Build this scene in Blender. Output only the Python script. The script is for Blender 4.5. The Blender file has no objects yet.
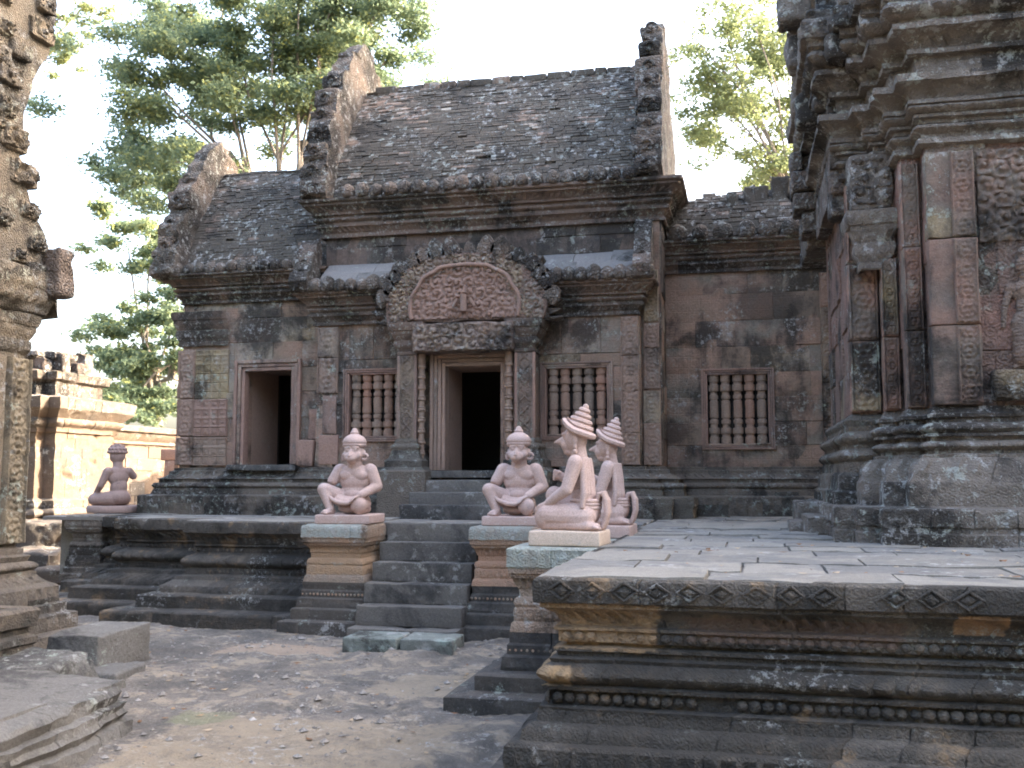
import bpy, bmesh, math, random
from mathutils import Vector, noise, Matrix
R = math.radians
C = bpy.context.scene.collection
S = bpy.context.scene

# ------------------------------------------------------------------ camera, sky, sun, exposure
cd = bpy.data.cameras.new('camera'); cam = bpy.data.objects.new('camera', cd); C.objects.link(cam)
cd.sensor_width = 36; cd.lens = 36 * 1000 / 1024; cd.clip_end = 3000; cd.clip_start = .05
cam.location = (0, 0, 1.6); cam.rotation_euler = (R(90) + math.atan(.094), 0, R(13))
S.camera = cam
EL, AZ = 27.0, 64.0          # sun height; bearing from +Y towards +X
w = bpy.data.worlds.new('World'); S.world = w; w.use_nodes = True
nt = w.node_tree; bg = nt.nodes['Background']
sky = nt.nodes.new('ShaderNodeTexSky'); sky.sky_type = 'NISHITA'; sky.sun_disc = False
sky.sun_elevation = R(EL); sky.sun_rotation = R(AZ); sky.air_density = 1.0; sky.dust_density = 7.5; sky.ozone_density = 1.0
nt.links.new(sky.outputs[0], bg.inputs[0]); bg.inputs[1].default_value = .15
sl = bpy.data.lights.new('sun', 'SUN'); sl.energy = 2.0; sl.angle = R(.5); sl.color = (1, .9, .74)
so = bpy.data.objects.new('sun', sl); C.objects.link(so)
sv = Vector((math.sin(R(AZ)) * math.cos(R(EL)), math.cos(R(AZ)) * math.cos(R(EL)), math.sin(R(EL))))
so.rotation_euler = sv.to_track_quat('Z', 'Y').to_euler(); so.location = sv * 60
S.view_settings.view_transform = 'Standard'; S.view_settings.look = 'None'
S.view_settings.gamma = 1; S.view_settings.exposure = 3.6
S.render.engine = 'CYCLES'
S.cycles.filter_width = 1.9; S.cycles.max_bounces = 8; S.cycles.use_denoising = True

rnd = random.Random(7)
def nz(p, s=1.0, o=0.0): return noise.noise(Vector((p[0] * s + o, p[1] * s - o * .7, p[2] * s + o * 1.3)))
def h01(*a):
    return random.Random(repr(a)).random()

# ------------------------------------------------------------------ mesh builder
class MB:
    def __init__(s): s.v = []; s.f = []; s.b = []
    def face(s, ids, b=.5): s.f.append(tuple(ids)); s.b.append(b)
    def add(s, vs, fs, b=.5):
        o = len(s.v); s.v += [tuple(p) for p in vs]
        for f in fs: s.face([i + o for i in f], b)
    def join(s, m, off=(0, 0, 0)):
        o = len(s.v); s.v += [(p[0] + off[0], p[1] + off[1], p[2] + off[2]) for p in m.v]
        s.f += [tuple(i + o for i in f) for f in m.f]; s.b += m.b
    def xform(s, M):
        s.v = [tuple(M @ Vector(p)) for p in s.v]; return s
    def jitter(s, amp, sc=6.0, o=0.0):
        s.v = [(p[0] + nz(p, sc, 3.1 + o) * amp, p[1] + nz(p, sc, 17.7 + o) * amp, p[2] + nz(p, sc, 41.3 + o) * amp) for p in s.v]; return s

def attr_mesh(name, mb, mat, smooth=None):
    me = bpy.data.meshes.new(name)
    me.from_pydata(mb.v, [], mb.f)
    a = me.attributes.new('blk', 'FLOAT', 'FACE'); a.data.foreach_set('value', mb.b)
    if mat: me.materials.append(mat)
    if smooth is not None:
        me.shade_smooth(); me.set_sharp_from_angle(angle=R(smooth))
    me.update(); return me

ORI = {}
def thing(name, label, cat, loc=(0, 0, 0), group=None):
    o = bpy.data.objects.new(name, None); C.objects.link(o); o.empty_display_size = .2
    o.location = loc; o['label'] = label; o['category'] = cat
    if group: o['group'] = group
    ORI[o.name] = Vector(loc); return o
def obj(name, mb, mat, parent=None, smooth=None, label=None, local=False):
    """links mb (world coordinates unless local) as one mesh object under parent"""
    off = Vector((0, 0, 0)) if (local or parent is None) else ORI[parent.name]
    if off.length: mb.v = [(p[0] - off.x, p[1] - off.y, p[2] - off.z) for p in mb.v]
    o = bpy.data.objects.new(name, attr_mesh(name, mb, mat, smooth)); C.objects.link(o)
    ORI[o.name] = Vector((0, 0, 0)) if local else off
    if parent: o.parent = parent
    if label: o['label'] = label
    return o
def inst(name, me, parent, loc, rotz=0, scale=None):
    o = bpy.data.objects.new(name, me); C.objects.link(o); o.parent = parent
    o.location = Vector(loc) - ORI[parent.name]; o.rotation_euler = (0, 0, rotz)
    if scale: o.scale = scale
    return o
def tag(o, label, cat, group=None):
    o['label'] = label; o['category'] = cat
    if group: o['group'] = group
    return o
def copy_tree(o, parent=None):
    c = o.copy(); C.objects.link(c)
    if parent: c.parent = parent
    for ch in list(o.children): copy_tree(ch, c)
    return c

def sweep(mb, poly, prof, seg=.08, jit=.005, chip=.0, groove=.008, closed=False, seed=0, caps=False, course=.2, blk=True, orn=()):
    """moulding: profile [(offset, z)] run along a plan path, split into worn courses of blocks. Outward = right of travel."""
    if orn:
        q = [prof[0]]
        for a, b in zip(prof, prof[1:]):
            k = max(1, int(math.hypot(b[0] - a[0], b[1] - a[1]) / .022))
            q += [(a[0] + (b[0] - a[0]) * i / k, a[1] + (b[1] - a[1]) * i / k) for i in range(1, k + 1)]
        prof = q
    n = len(poly); E = n if closed else n - 1
    rg = random.Random(seed)
    def en(i):
        a, b = poly[i % n], poly[(i + 1) % n]; d = Vector((b[0] - a[0], b[1] - a[1])); L = d.length; d /= L
        return Vector((d.y, -d.x)), L
    def mitre(i):
        if not closed and i == 0: return en(0)[0]
        if not closed and i == n - 1: return en(n - 2)[0]
        a, b = en((i - 1) % n)[0], en(i % n)[0]
        return (a + b) / (1 + a.dot(b))
    M = [mitre(i) for i in range(n)]
    cid = []; acc = 0
    for r in range(len(prof)):
        if r: acc += math.hypot(prof[r][1] - prof[r - 1][1], .4 * (prof[r][0] - prof[r - 1][0]))
        cid.append(int(acc / course))
    NC = cid[-1] + 1
    cols = []   # edge, t, bid, center?
    bid = 0
    for e in range(E):
        nn, L = en(e); ts = [(0.0, None)]
        k = max(1, int(round(L / seg)))
        ts += [(i / k, None) for i in range(1, k)]
        p = rg.uniform(.12, .3)
        while blk and p < L - .1:
            bid += 1; wv = .006 / L
            c = p / L
            ts = [t for t in ts if abs(t[0] - c) > .012 / L or t[0] == 0]
            ts += [(c - wv, -1), (c, bid), (c + wv, -1)]
            p += rg.uniform(.16, .34)
        ts.sort()
        cols += [(e, t, b) for t, b in ts]
    if not closed: cols.append((E - 1, 1.0, None))
    used = [[h01(seed, c, b, 'u') < .42 for b in range(bid + 1)] for c in range(NC)]
    base = len(mb.v); NR = len(prof); ids = [0] * NC; colblk = []
    for (e, t, b) in cols:
        a = Vector(poly[e % n]); bb = Vector(poly[(e + 1) % n]); ma, mm = M[e % n], M[(e + 1) % n]
        nn = en(e)[0]
        for c in range(NC):
            if b and b > 0 and used[c][b]: ids[c] = b
        colblk.append(tuple(ids))
        for r, (off, z) in enumerate(prof):
            c = cid[r]
            o = off + (h01(seed, c, ids[c]) - .5) * .012 * (1 if blk else 0)
            if b and b > 0 and used[c][b]: o -= groove
            A = a + ma * o; B = bb + mm * o
            q = A.lerp(B, t); p = (q.x, q.y, z)
            if orn:
                sl_ = t * ((bb - a).length)
                for (zl, zh, per, amp, kind) in orn:
                    if zl <= z <= zh:
                        wt = max(0, math.sin(math.pi * (z - zl) / (zh - zl))) ** .7; ph = sl_ / per
                        if kind == 'petal': o = abs(math.sin(math.pi * ph)) ** .7 - .55
                        elif kind == 'leaf': fr = ph % 1 - .5; o = (.6 if abs(fr) * 2 < 1 - (z - zl) / (zh - zl) * .9 else -.4) + (.4 if abs(fr) < .08 else 0)
                        else: o = .5 if ph % 1 < .6 else -.5
                        fade = min(1, max(0, .7 + nz((q.x, q.y, z), 1.7, seed + 40) * 1.6))
                        q = q + nn * (o * amp * 1.9 * wt * fade)
                p = (q.x, q.y, z)
            d = nz(p, 5, seed) * jit + nz(p, 17, seed + 5) * jit * .5
            if chip:
                cv = nz(p, 2.6, seed + 9) * .6 + nz(p, 7, seed + 13) * .5
                d -= max(0, cv - .28) * chip
            mb.v.append((q.x + nn.x * d, q.y + nn.y * d, z + nz(p, 4, seed + 2) * jit * .7))
    m = len(cols); last = m if closed else m - 1
    for i in range(last):
        j = (i + 1) % m
        for r in range(NR - 1):
            mb.face((base + i * NR + r, base + j * NR + r, base + j * NR + r + 1, base + i * NR + r + 1), h01(seed, cid[r], colblk[i][cid[r]], 'c'))
    if caps and not closed:
        mb.face([base + r for r in range(NR)], .5)
        mb.face([base + (m - 1) * NR + NR - 1 - r for r in range(NR)], .5)

def arc(o0, z0, o1, z1, bulge, n=6):
    """profile curve between two points bulging outward (or inward if negative)"""
    out = []
    for i in range(n + 1):
        t = i / n; s = math.sin(t * math.pi) * bulge
        out.append((o0 + (o1 - o0) * t + s, z0 + (z1 - z0) * t))
    return out

def rbox(lo, hi, r=.02, seg=.1, amp=.006, seed=0, b=None, chip=0.0, mb=None):
    """a stone block with rounded, chipped edges"""
    mb = mb or MB(); lo = Vector(lo); hi = Vector(hi); d = hi - lo
    r = min(r, min(d) * .45)
    if b is None: b = h01(seed, 'b')
    inn_lo = lo + Vector((r, r, r)); inn_hi = hi - Vector((r, r, r))
    key = {}; base = len(mb.v)
    def par(L):
        k = max(1, int(round((L - 2 * r) / seg)))
        return [0, r * .5] + [r + (L - 2 * r) * i / k for i in range(k + 1)] + [L - r * .5, L]
    P = [par(d[i]) for i in range(3)]
    def vert(ix, iy, iz):
        k = (ix, iy, iz)
        if k in key: return key[k]
        p = Vector((lo.x + P[0][ix], lo.y + P[1][iy], lo.z + P[2][iz]))
        c = Vector((min(max(p.x, inn_lo.x), inn_hi.x), min(max(p.y, inn_lo.y), inn_hi.y), min(max(p.z, inn_lo.z), inn_hi.z)))
        q = p - c
        if q.length > 1e-9: p = c + q.normalized() * r
        a = nz(p, 4, seed * 1.7) * amp + nz(p, 13, seed * 2.3 + 8) * amp * .6
        if chip and q.length > 1e-9:
            a -= max(0, nz(p, 3.5, seed + 31) * .7 + nz(p, 9, seed + 3) * .5 - .1) * chip
        g = (p - (lo + hi) / 2); g = Vector((g.x / d.x, g.y / d.y, g.z / d.z))
        m = max(abs(g.x), abs(g.y), abs(g.z))
        nv = Vector([(1 if x > 0 else -1) if abs(x) > m - .08 else 0 for x in g]).normalized()
        mb.v.append(tuple(p + nv * a)); key[k] = len(mb.v) - 1; return key[k]
    nx, ny, nzz = (len(p) - 1 for p in P)
    for i in range(nx):
        for j in range(ny):
            mb.face((vert(i, j, 0), vert(i, j + 1, 0), vert(i + 1, j + 1, 0), vert(i + 1, j, 0)), b)
            mb.face((vert(i, j, nzz), vert(i + 1, j, nzz), vert(i + 1, j + 1, nzz), vert(i, j + 1, nzz)), b)
    for i in range(nx):
        for k in range(nzz):
            mb.face((vert(i, 0, k), vert(i + 1, 0, k), vert(i + 1, 0, k + 1), vert(i, 0, k + 1)), b)
            mb.face((vert(i, ny, k), vert(i, ny, k + 1), vert(i + 1, ny, k + 1), vert(i + 1, ny, k)), b)
    for j in range(ny):
        for k in range(nzz):
            mb.face((vert(0, j, k), vert(0, j, k + 1), vert(0, j + 1, k + 1), vert(0, j + 1, k)), b)
            mb.face((vert(nx, j, k), vert(nx, j + 1, k), vert(nx, j + 1, k + 1), vert(nx, j, k + 1)), b)
    return mb

def box(mb, x0, x1, y0, y1, z0, z1, b=.5):
    v = [(x0, y0, z0), (x1, y0, z0), (x1, y1, z0), (x0, y1, z0), (x0, y0, z1), (x1, y0, z1), (x1, y1, z1), (x0, y1, z1)]
    mb.add(v, [(0, 3, 2, 1), (4, 5, 6, 7), (0, 1, 5, 4), (1, 2, 6, 5), (2, 3, 7, 6), (3, 0, 4, 7)], b); return mb

def blockwall(mb, o, u, length, z0, z1, holes=(), course=(.26, .42), bw=(.35, .9), seed=0, rough=.011, thick=.16, back=True):
    """ashlar wall from point o along unit u; outward normal right of u; every block with its own bevel and set-off. holes = (u0,u1,z0,z1)"""
    rg = random.Random(seed); u = Vector(u).normalized(); n = Vector((u.y, -u.x)); o = Vector(o)
    zs = {z0, z1}
    for h in holes: zs |= {max(z0, h[2]), min(z1, h[3])}
    zs = sorted(zs); rows = []
    for a, b in zip(zs, zs[1:]):
        k = max(1, int(round((b - a) / rg.uniform(*course)))); cuts = [a + (b - a) * i / k for i in range(k + 1)]
        for i in range(1, k): cuts[i] += rg.uniform(-.04, .04) * (b - a) / k
        rows += list(zip(cuts, cuts[1:]))
    def P(s, d, z): q = o + u * s + n * d; return (q.x, q.y, z)
    for (a, b) in rows:
        iv = [(0, length)]
        for h in holes:
            if h[2] < b - 1e-4 and h[3] > a + 1e-4:
                nv = []
                for (s, e) in iv:
                    if h[1] <= s or h[0] >= e: nv.append((s, e)); continue
                    if h[0] > s + .01: nv.append((s, h[0]))
                    if h[1] < e - .01: nv.append((h[1], e))
                iv = nv
        for (s, e) in iv:
            cuts = [s]; q = s + rg.uniform(*bw)
            while q < e - .18: cuts.append(q); q += rg.uniform(*bw)
            cuts.append(e)
            for c0, c1 in zip(cuts, cuts[1:]):
                d = rg.uniform(-rough, rough); bv = .009; val = rg.random()
                t0, t1 = [rg.uniform(-rough, rough) * .5 for _ in range(2)]
                nx = max(1, int((c1 - c0) / .16)); nzv = max(1, int((b - a) / .14))
                xs = [c0] + [c0 + bv + (c1 - c0 - 2 * bv) * i / nx for i in range(nx + 1)] + [c1]
                zz = [a] + [a + bv + (b - a - 2 * bv) * i / nzv for i in range(nzv + 1)] + [b]
                base = len(mb.v)
                for i, x in enumerate(xs):
                    for j, z in enumerate(zz):
                        edge = i in (0, len(xs) - 1) or j in (0, len(zz) - 1)
                        dd = -.012 if edge else d + t0 * (x - c0) / (c1 - c0) + t1 * (z - a) / (b - a)
                        p = P(x, dd, z)
                        if not edge: p = P(x, dd + nz(p, 5, seed) * rough * .6 - max(0, nz(p, 2.2, seed + 4) - .38) * .05 - (max(0, nz(p, 6, seed + 14) - .1) * .04 if i in (1, len(xs) - 2) or j in (1, len(zz) - 2) else 0), z)
                        mb.v.append(p)
                m = len(zz)
                for i in range(len(xs) - 1):
                    for j in range(m - 1):
                        mb.face((base + i * m + j, base + (i + 1) * m + j, base + (i + 1) * m + j + 1, base + i * m + j + 1), val)
    # core slab behind, cut by the same holes, giving the openings their reveals
    us = sorted({0, length} | {h[0] for h in holes} | {h[1] for h in holes})
    if back:
        for s, e in zip(us, us[1:]):
            for a, b in zip(zs, zs[1:]):
                if any(h[0] < (s + e) / 2 < h[1] and h[2] < (a + b) / 2 < h[3] for h in holes): continue
                v = [P(s, -.013, a), P(e, -.013, a), P(e, -thick, a), P(s, -thick, a), P(s, -.013, b), P(e, -.013, b), P(e, -thick, b), P(s, -thick, b)]
                mb.add(v, [(0, 3, 2, 1), (4, 5, 6, 7), (0, 1, 5, 4), (1, 2, 6, 5), (2, 3, 7, 6), (3, 0, 4, 7)], .3)

def lathe(prof, n=12, c=(0, 0, 0), b=.5, mb=None, sx=1, sy=1):
    mb = mb or MB(); base = len(mb.v); m = len(prof)
    for i in range(n):
        a = 2 * math.pi * i / n
        for (r, z) in prof: mb.v.append((c[0] + math.cos(a) * r * sx, c[1] + math.sin(a) * r * sy, c[2] + z))
    for i in range(n):
        j = (i + 1) % n
        for k in range(m - 1): mb.face((base + i * m + k, base + j * m + k, base + j * m + k + 1, base + i * m + k + 1), b)
    if prof[-1][0] > 1e-4: mb.face([base + i * m + m - 1 for i in range(n)], b)
    if prof[0][0] > 1e-4: mb.face([base + (n - 1 - i) * m for i in range(n)], b)
    return mb

def tube(mb, pts, rad, n=7, b=.5):
    base = len(mb.v); m = len(pts); pts = [Vector(p) for p in pts]
    for i, p in enumerate(pts):
        d = (pts[min(i + 1, m - 1)] - pts[max(i - 1, 0)]).normalized()
        a = d.cross(Vector((.3, .2, 1)) if abs(d.z) < .95 else Vector((1, 0, 0))).normalized(); c = d.cross(a)
        for k in range(n):
            t = 2 * math.pi * k / n; q = p + (a * math.cos(t) + c * math.sin(t)) * rad[i]; mb.v.append(tuple(q))
    for i in range(m - 1):
        for k in range(n):
            l = (k + 1) % n
            mb.face((base + i * n + k, base + i * n + l, base + (i + 1) * n + l, base + (i + 1) * n + k), b)
    mb.face([base + k for k in range(n)][::-1], b); mb.face([base + (m - 1) * n + k for k in range(n)], b)

def extrude(outline, t0, t1, axis='y', b=.5, mb=None, amp=0.0, seed=0, fill=.07):
    """2D outline [(s, z)] given a thickness: axis 'y': s = X, slab from Y=t0 to t1; axis 'x': s = Y, slab from X=t0 to t1.  Outline densified and roughened."""
    mb = mb or MB(); pts = []
    for a, c in zip(outline, outline[1:] + outline[:1]):
        L = math.hypot(c[0] - a[0], c[1] - a[1]); k = max(1, int(L / fill))
        for i in range(k):
            t = i / k; p = (a[0] + (c[0] - a[0]) * t, a[1] + (c[1] - a[1]) * t)
            pts.append((p[0] + nz((p[0], p[1], seed), 6, seed) * amp, p[1] + nz((p[1], p[0], seed), 6, seed + 9) * amp))
    f = (lambda s, t, z: (s, t, z)) if axis == 'y' else (lambda s, t, z: (t, s, z))
    n = len(pts); ar = sum(pts[i][0] * pts[(i + 1) % n][1] - pts[(i + 1) % n][0] * pts[i][1] for i in range(n))
    if ar < 0: pts.reverse()
    base = len(mb.v); K = max(1, int(abs(t1 - t0) / .09))
    bev = min(.012, abs(t1 - t0) * .2); cx = sum(p[0] for p in pts) / n; cz = sum(p[1] for p in pts) / n
    ls = [t0] + [t0 + (t1 - t0) * i / K for i in range(1, K)] + [t1]
    for li, t in enumerate(ls):
        for p in pts:
            e = nz((p[0], t, p[1]), 7, seed + 3) * amp
            mb.v.append(f(p[0] + e, t, p[1] + e))
    for l in range(len(ls) - 1):
        for i in range(n):
            j = (i + 1) % n; q = (base + l * n + i, base + l * n + j, base + (l + 1) * n + j, base + (l + 1) * n + i)
            mb.face(q if axis == 'y' else q[::-1], b)
    fr = [base + i for i in range(n)]; bk = [base + (len(ls) - 1) * n + i for i in range(n)]
    # triangulate caps with a bmesh fill so concave outlines stay valid
    from mathutils.geometry import tessellate_polygon
    tris = tessellate_polygon([[Vector((p[0], p[1], 0)) for p in pts]])
    for t in tris:
        mb.face([fr[i] for i in t], b); mb.face([bk[i] for i in t][::-1], b)
    return mb

def H_scroll(w, per, seed=0):
    def f(s, z):
        k = math.floor(z / per); x = s / w - .5; y = (z / per - k - .5) * per / w
        if abs(x) > .43: return 1.0
        if abs(x) > .395: return -.25
        if k % 2: x = -x
        r = math.hypot(x, y) / .40; th = math.atan2(y, x)
        if r < 1: h = .45 * math.cos(th - r * 9.5) + .35 * math.cos(5 * th + r * 7) * (r > .35) + .5 * (r < .2)
        else: h = .5 * math.cos(26 * x + 9 * y) * math.cos(26 * y - 6 * x)
        return h * .75 + .2
    return f
def H_lozenge(w, per, seed=0):
    def f(s, z):
        x = abs(s / w - .5) * 2; y = abs((z / per) % 1 - .5) * 2
        if x > .86: return 1.0
        if x > .76: return -.2
        d = x * 1.1 + y
        if .9 < d < 1.12: return .9
        return .5 * math.cos(d * 19) + .3 * math.cos(7 * math.atan2(y, x + 1e-5)) + .1
    return f
def H_tap(per, seed=0):
    def f(s, z):
        x = (s / per) % 1 - .5; y = (z / per) % 1 - .5; m = max(abs(x), abs(y))
        if m > .44: return .75
        if m > .38: return -.5
        r = math.hypot(x, y) / .36; th = math.atan2(y, x)
        if r < .25: return .9
        if r > 1: return .2
        return (.5 + .5 * math.cos(8 * th)) * (.9 - .4 * r) - .15
    return f
def H_fol(cell=.17, seed=0):
    rg = random.Random(seed); cs = {}
    def c(i, j):
        if (i, j) not in cs: cs[(i, j)] = ((i + .5 + rg.uniform(-.22, .22)) * cell, (j + .5 + rg.uniform(-.22, .22)) * cell, rg.choice((-1, 1)), rg.uniform(0, 6))
        return cs[(i, j)]
    def f(s, z):
        i0, j0 = math.floor(s / cell), math.floor(z / cell); b = (9, None)
        for i in (i0 - 1, i0, i0 + 1):
            for j in (j0 - 1, j0, j0 + 1):
                q = c(i, j); d = math.hypot(s - q[0], z - q[1])
                if d < b[0]: b = (d, q)
        d, q = b; r = d / (cell * .6); th = math.atan2(z - q[1], (s - q[0]) * q[2]) + q[3]
        if r < .22: return 1.0
        return .7 * math.cos(th - r * 6.2) * (1 - .25 * r) + .25 * math.cos(5 * th + 4 * r) * (r > .45) + .1
    return f
def relief(mb, o, u, L, z0, z1, fn, depth=.02, res=.012, d0=.0, back=.08, seed=0, wear=.5, mask=None, block=None):
    """really carved panel: a dense grid on the vertical plane through o along u, pushed out by fn(s, z)"""
    u = Vector(u).normalized(); n = Vector((u.y, -u.x)); o = Vector(o); rg = random.Random(seed)
    cuts = [z0]
    if block:
        while cuts[-1] + block * 1.5 < z1: cuts.append(cuts[-1] + block * rg.uniform(.8, 1.2))
    cuts.append(z1)
    for a, b in zip(cuts, cuts[1:]):
        off = rg.uniform(-.008, .008) if block else 0; val = rg.random()
        nx = max(2, int(L / res)); nzv = max(2, int((b - a) / res)); base = len(mb.v); ok = {}
        for i in range(-1, nx + 2):
            for j in range(-1, nzv + 2):
                edge = i < 0 or j < 0 or i > nx or j > nzv; s_ = L * min(max(i, 0), nx) / nx; z = a + .003 + (b - a - .006) * min(max(j, 0), nzv) / nzv
                p0 = (o.x + u.x * s_, o.y + u.y * s_, z)
                if edge: d = -back
                else:
                    wr = min(1, max(.15, 1.05 - wear * (.5 + nz(p0, 2.1, seed + 7) * 1.3)))
                    d = d0 + off + depth * fn(s_, z - z0) * wr + nz(p0, 9, seed) * .006 - max(0, nz(p0, 2.7, seed + 3) - .42) * .12
                    if i in (0, nx) or j in (0, nzv): d -= .006 + max(0, nz(p0, 8, seed + 5)) * .02
                mb.v.append((p0[0] + n.x * d, p0[1] + n.y * d, z))
                if mask: ok[(i, j)] = mask(p0[0], z)
        m = nzv + 3
        for i in range(nx + 2):
            for j in range(m - 1):
                if mask and not (ok[(i - 1, j - 1)] and ok[(i, j)] and ok[(i, j - 1)] and ok[(i - 1, j)]): continue
                mb.face((base + i * m + j, base + (i + 1) * m + j, base + (i + 1) * m + j + 1, base + i * m + j + 1), val)
    return mb

# ------------------------------------------------------------------ materials
def _n(nt, typ, **k):
    n = nt.nodes.new(typ)
    for a, v in k.items(): setattr(n, a, v)
    return n
def stone(name, cols, dark=.4, dscale=1.1, dcol=(.028, .025, .022), lich=.25, lcol=(.36, .40, .33), lscale=11, carve=None, cscale=8, cdepth=.02,
          streak=.5, bump=.012, stains=(), wear=(.33, .26, .2), wear_amt=.0, rough=.93, var=.35, nobl=False, nbs=1.7, patch=(), pax=2):
    m = bpy.data.materials.new(name); m.use_nodes = True; nt = m.node_tree; L = nt.links.new
    bs = nt.nodes['Principled BSDF']; bs.inputs['Roughness'].default_value = rough; bs.inputs['Specular IOR Level'].default_value = .25
    geo = _n(nt, 'ShaderNodeNewGeometry'); P = geo.outputs['Position']
    def math_(op, a, b=None, c=None, clamp=False):
        n = _n(nt, 'ShaderNodeMath', operation=op, use_clamp=clamp)
        for i, x in enumerate((a, b, c)):
            if x is None: continue
            if isinstance(x, (int, float)): n.inputs[i].default_value = x
            else: L(x, n.inputs[i])
        return n.outputs[0]
    def scl(v):
        n = _n(nt, 'ShaderNodeVectorMath', operation='MULTIPLY'); L(P, n.inputs[0]); n.inputs[1].default_value = v; return n.outputs[0]
    def noise_(s, d=5, r=.6, vec=None, dist=0.0):
        n = _n(nt, 'ShaderNodeTexNoise'); L(vec or P, n.inputs['Vector'])
        n.inputs['Scale'].default_value = s; n.inputs['Detail'].default_value = d; n.inputs['Roughness'].default_value = r; n.inputs['Distortion'].default_value = dist
        return n.outputs[0]
    def step_(x, a, b):
        n = _n(nt, 'ShaderNodeMapRange', interpolation_type='SMOOTHSTEP'); L(x, n.inputs[0]); n.inputs[1].default_value = a; n.inputs[2].default_value = b
        return n.outputs[0]
    def mix(f, a, b, bt='MIX'):
        n = _n(nt, 'ShaderNodeMix', data_type='RGBA', blend_type=bt)
        for i, x in ((0, f), (6, a), (7, b)):
            if isinstance(x, (int, float)): n.inputs[i].default_value = x
            elif isinstance(x, tuple): n.inputs[i].default_value = (*x, 1)
            else: L(x, n.inputs[i])
        return n.outputs[2]
    at = _n(nt, 'ShaderNodeAttribute', attribute_name='blk')
    rp = _n(nt, 'ShaderNodeValToRGB'); cr = rp.color_ramp
    while len(cr.elements) < len(cols): cr.elements.new(.5)
    for i, c in enumerate(cols): cr.elements[i].position = i / max(1, len(cols) - 1); cr.elements[i].color = (*c, 1)
    nb = noise_(nbs, 4, .6)
    f = math_('ADD', math_('MULTIPLY', at.outputs['Fac'], .75), math_('MULTIPLY_ADD', nb, .9, -.33)) if not nobl else math_('MULTIPLY_ADD', nb, 2.0, -.5)
    L(f, rp.inputs[0]); col = rp.outputs[0]
    # fine mottling
    nf = noise_(38, 5, .7); col = mix(1.0, col, math_('MULTIPLY_ADD', nf, var * 2, 1 - var), 'MULTIPLY')
    col = mix(1.0, col, math_('MULTIPLY_ADD', noise_(120, 2, .6), .9, .55), 'MULTIPLY')
    if wear_amt:
        wz = step_(noise_(3.3, 6, .7), .62 - wear_amt * .3, .72 - wear_amt * .3); col = mix(math_('MULTIPLY', wz, .8), col, wear)
    # black lichen, in patches and runs
    if dark:
        d1 = noise_(dscale, 9, .74, dist=.4); d2 = noise_(dscale * 2.1, 6, .7, vec=scl((1, 1, .22)))
        d = math_('ADD', math_('MULTIPLY', d1, 1 - streak * .5), math_('MULTIPLY', d2, streak * .5))
        d = math_('ADD', d, math_('MULTIPLY_ADD', at.outputs['Fac'], .10, -.05)) if not nobl else d
        dm = step_(d, .60 - dark * .28, .70 - dark * .2)
        for (sx, sz, rx, rz, k) in stains:
            sp = _n(nt, 'ShaderNodeSeparateXYZ'); L(P, sp.inputs[0])
            ex = math_('DIVIDE', math_('SUBTRACT', sp.outputs[0], sx), rx); ez = math_('DIVIDE', math_('SUBTRACT', sp.outputs[2], sz), rz)
            rr = math_('SQRT', math_('ADD', math_('MULTIPLY', ex, ex), math_('MULTIPLY', ez, ez)))
            rr = math_('ADD', rr, math_('MULTIPLY_ADD', noise_(5, 5, .7), 1.6, -.8))
            n = _n(nt, 'ShaderNodeMapRange', interpolation_type='SMOOTHSTEP'); L(rr, n.inputs[0]); n.inputs[1].default_value = 1.15; n.inputs[2].default_value = .6
            n.inputs[3].default_value = 0; n.inputs[4].default_value = k
            dm = math_('MAXIMUM', dm, n.outputs[0])
        for (sx, sz, rx, rz, pc_) in patch:   # stones of another colour
            sp = _n(nt, 'ShaderNodeSeparateXYZ'); L(P, sp.inputs[0])
            ex = math_('ABSOLUTE', math_('DIVIDE', math_('SUBTRACT', sp.outputs[0], sx), rx)); ez = math_('ABSOLUTE', math_('DIVIDE', math_('SUBTRACT', sp.outputs[pax], sz), rz))
            rr = math_('ADD', math_('MAXIMUM', ex, ez), math_('MULTIPLY_ADD', noise_(7, 5, .7), .7, -.35)); pf = step_(rr, 1.08, .92)
            n = _n(nt, 'ShaderNodeMapRange', interpolation_type='SMOOTHSTEP'); L(rr, n.inputs[0]); n.inputs[1].default_value = .9; n.inputs[2].default_value = 1.06; n.inputs[3].default_value = 1; n.inputs[4].default_value = 0
            pf = math_('MULTIPLY', n.outputs[0], math_('MULTIPLY_ADD', noise_(12, 4, .7), 1.4, .1, clamp=True)); col = mix(pf, col, pc_); dm = math_('MULTIPLY', dm, math_('SUBTRACT', 1, pf))
        dd = mix(noise_(22, 4, .7), tuple(x * .6 for x in dcol), tuple(min(1, x * 1.9) for x in dcol))
        col = mix(math_('MULTIPLY', dm, .9), col, dd)
    if lich:
        l1 = step_(noise_(lscale, 6, .72), .535, .60); l2 = step_(math_('MULTIPLY_ADD', at.outputs['Fac'], .12, math_('ADD', noise_(1.9, 4, .65, vec=scl((1.0, 1.0, 1.6))), -.06)), .60 - lich * .28, .70 - lich * .22)
        l3 = step_(noise_(lscale * 3.2, 3, .7), .60, .66)
        lm = math_('MAXIMUM', math_('MULTIPLY', l1, l2), math_('MULTIPLY', l3, math_('MULTIPLY_ADD', l2, .6, .12)))
        lc = mix(step_(noise_(2.6, 2, .5), .4, .6), lcol, tuple(sum(lcol) / 3 * k for k in (1.12, 1.08, 1.02)))
        col = mix(math_('MULTIPLY', lm, math_('MULTIPLY_ADD', noise_(60, 3, .7), .9, .25, clamp=True)), col, lc)
    L(col, bs.inputs['Base Color'])
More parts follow.
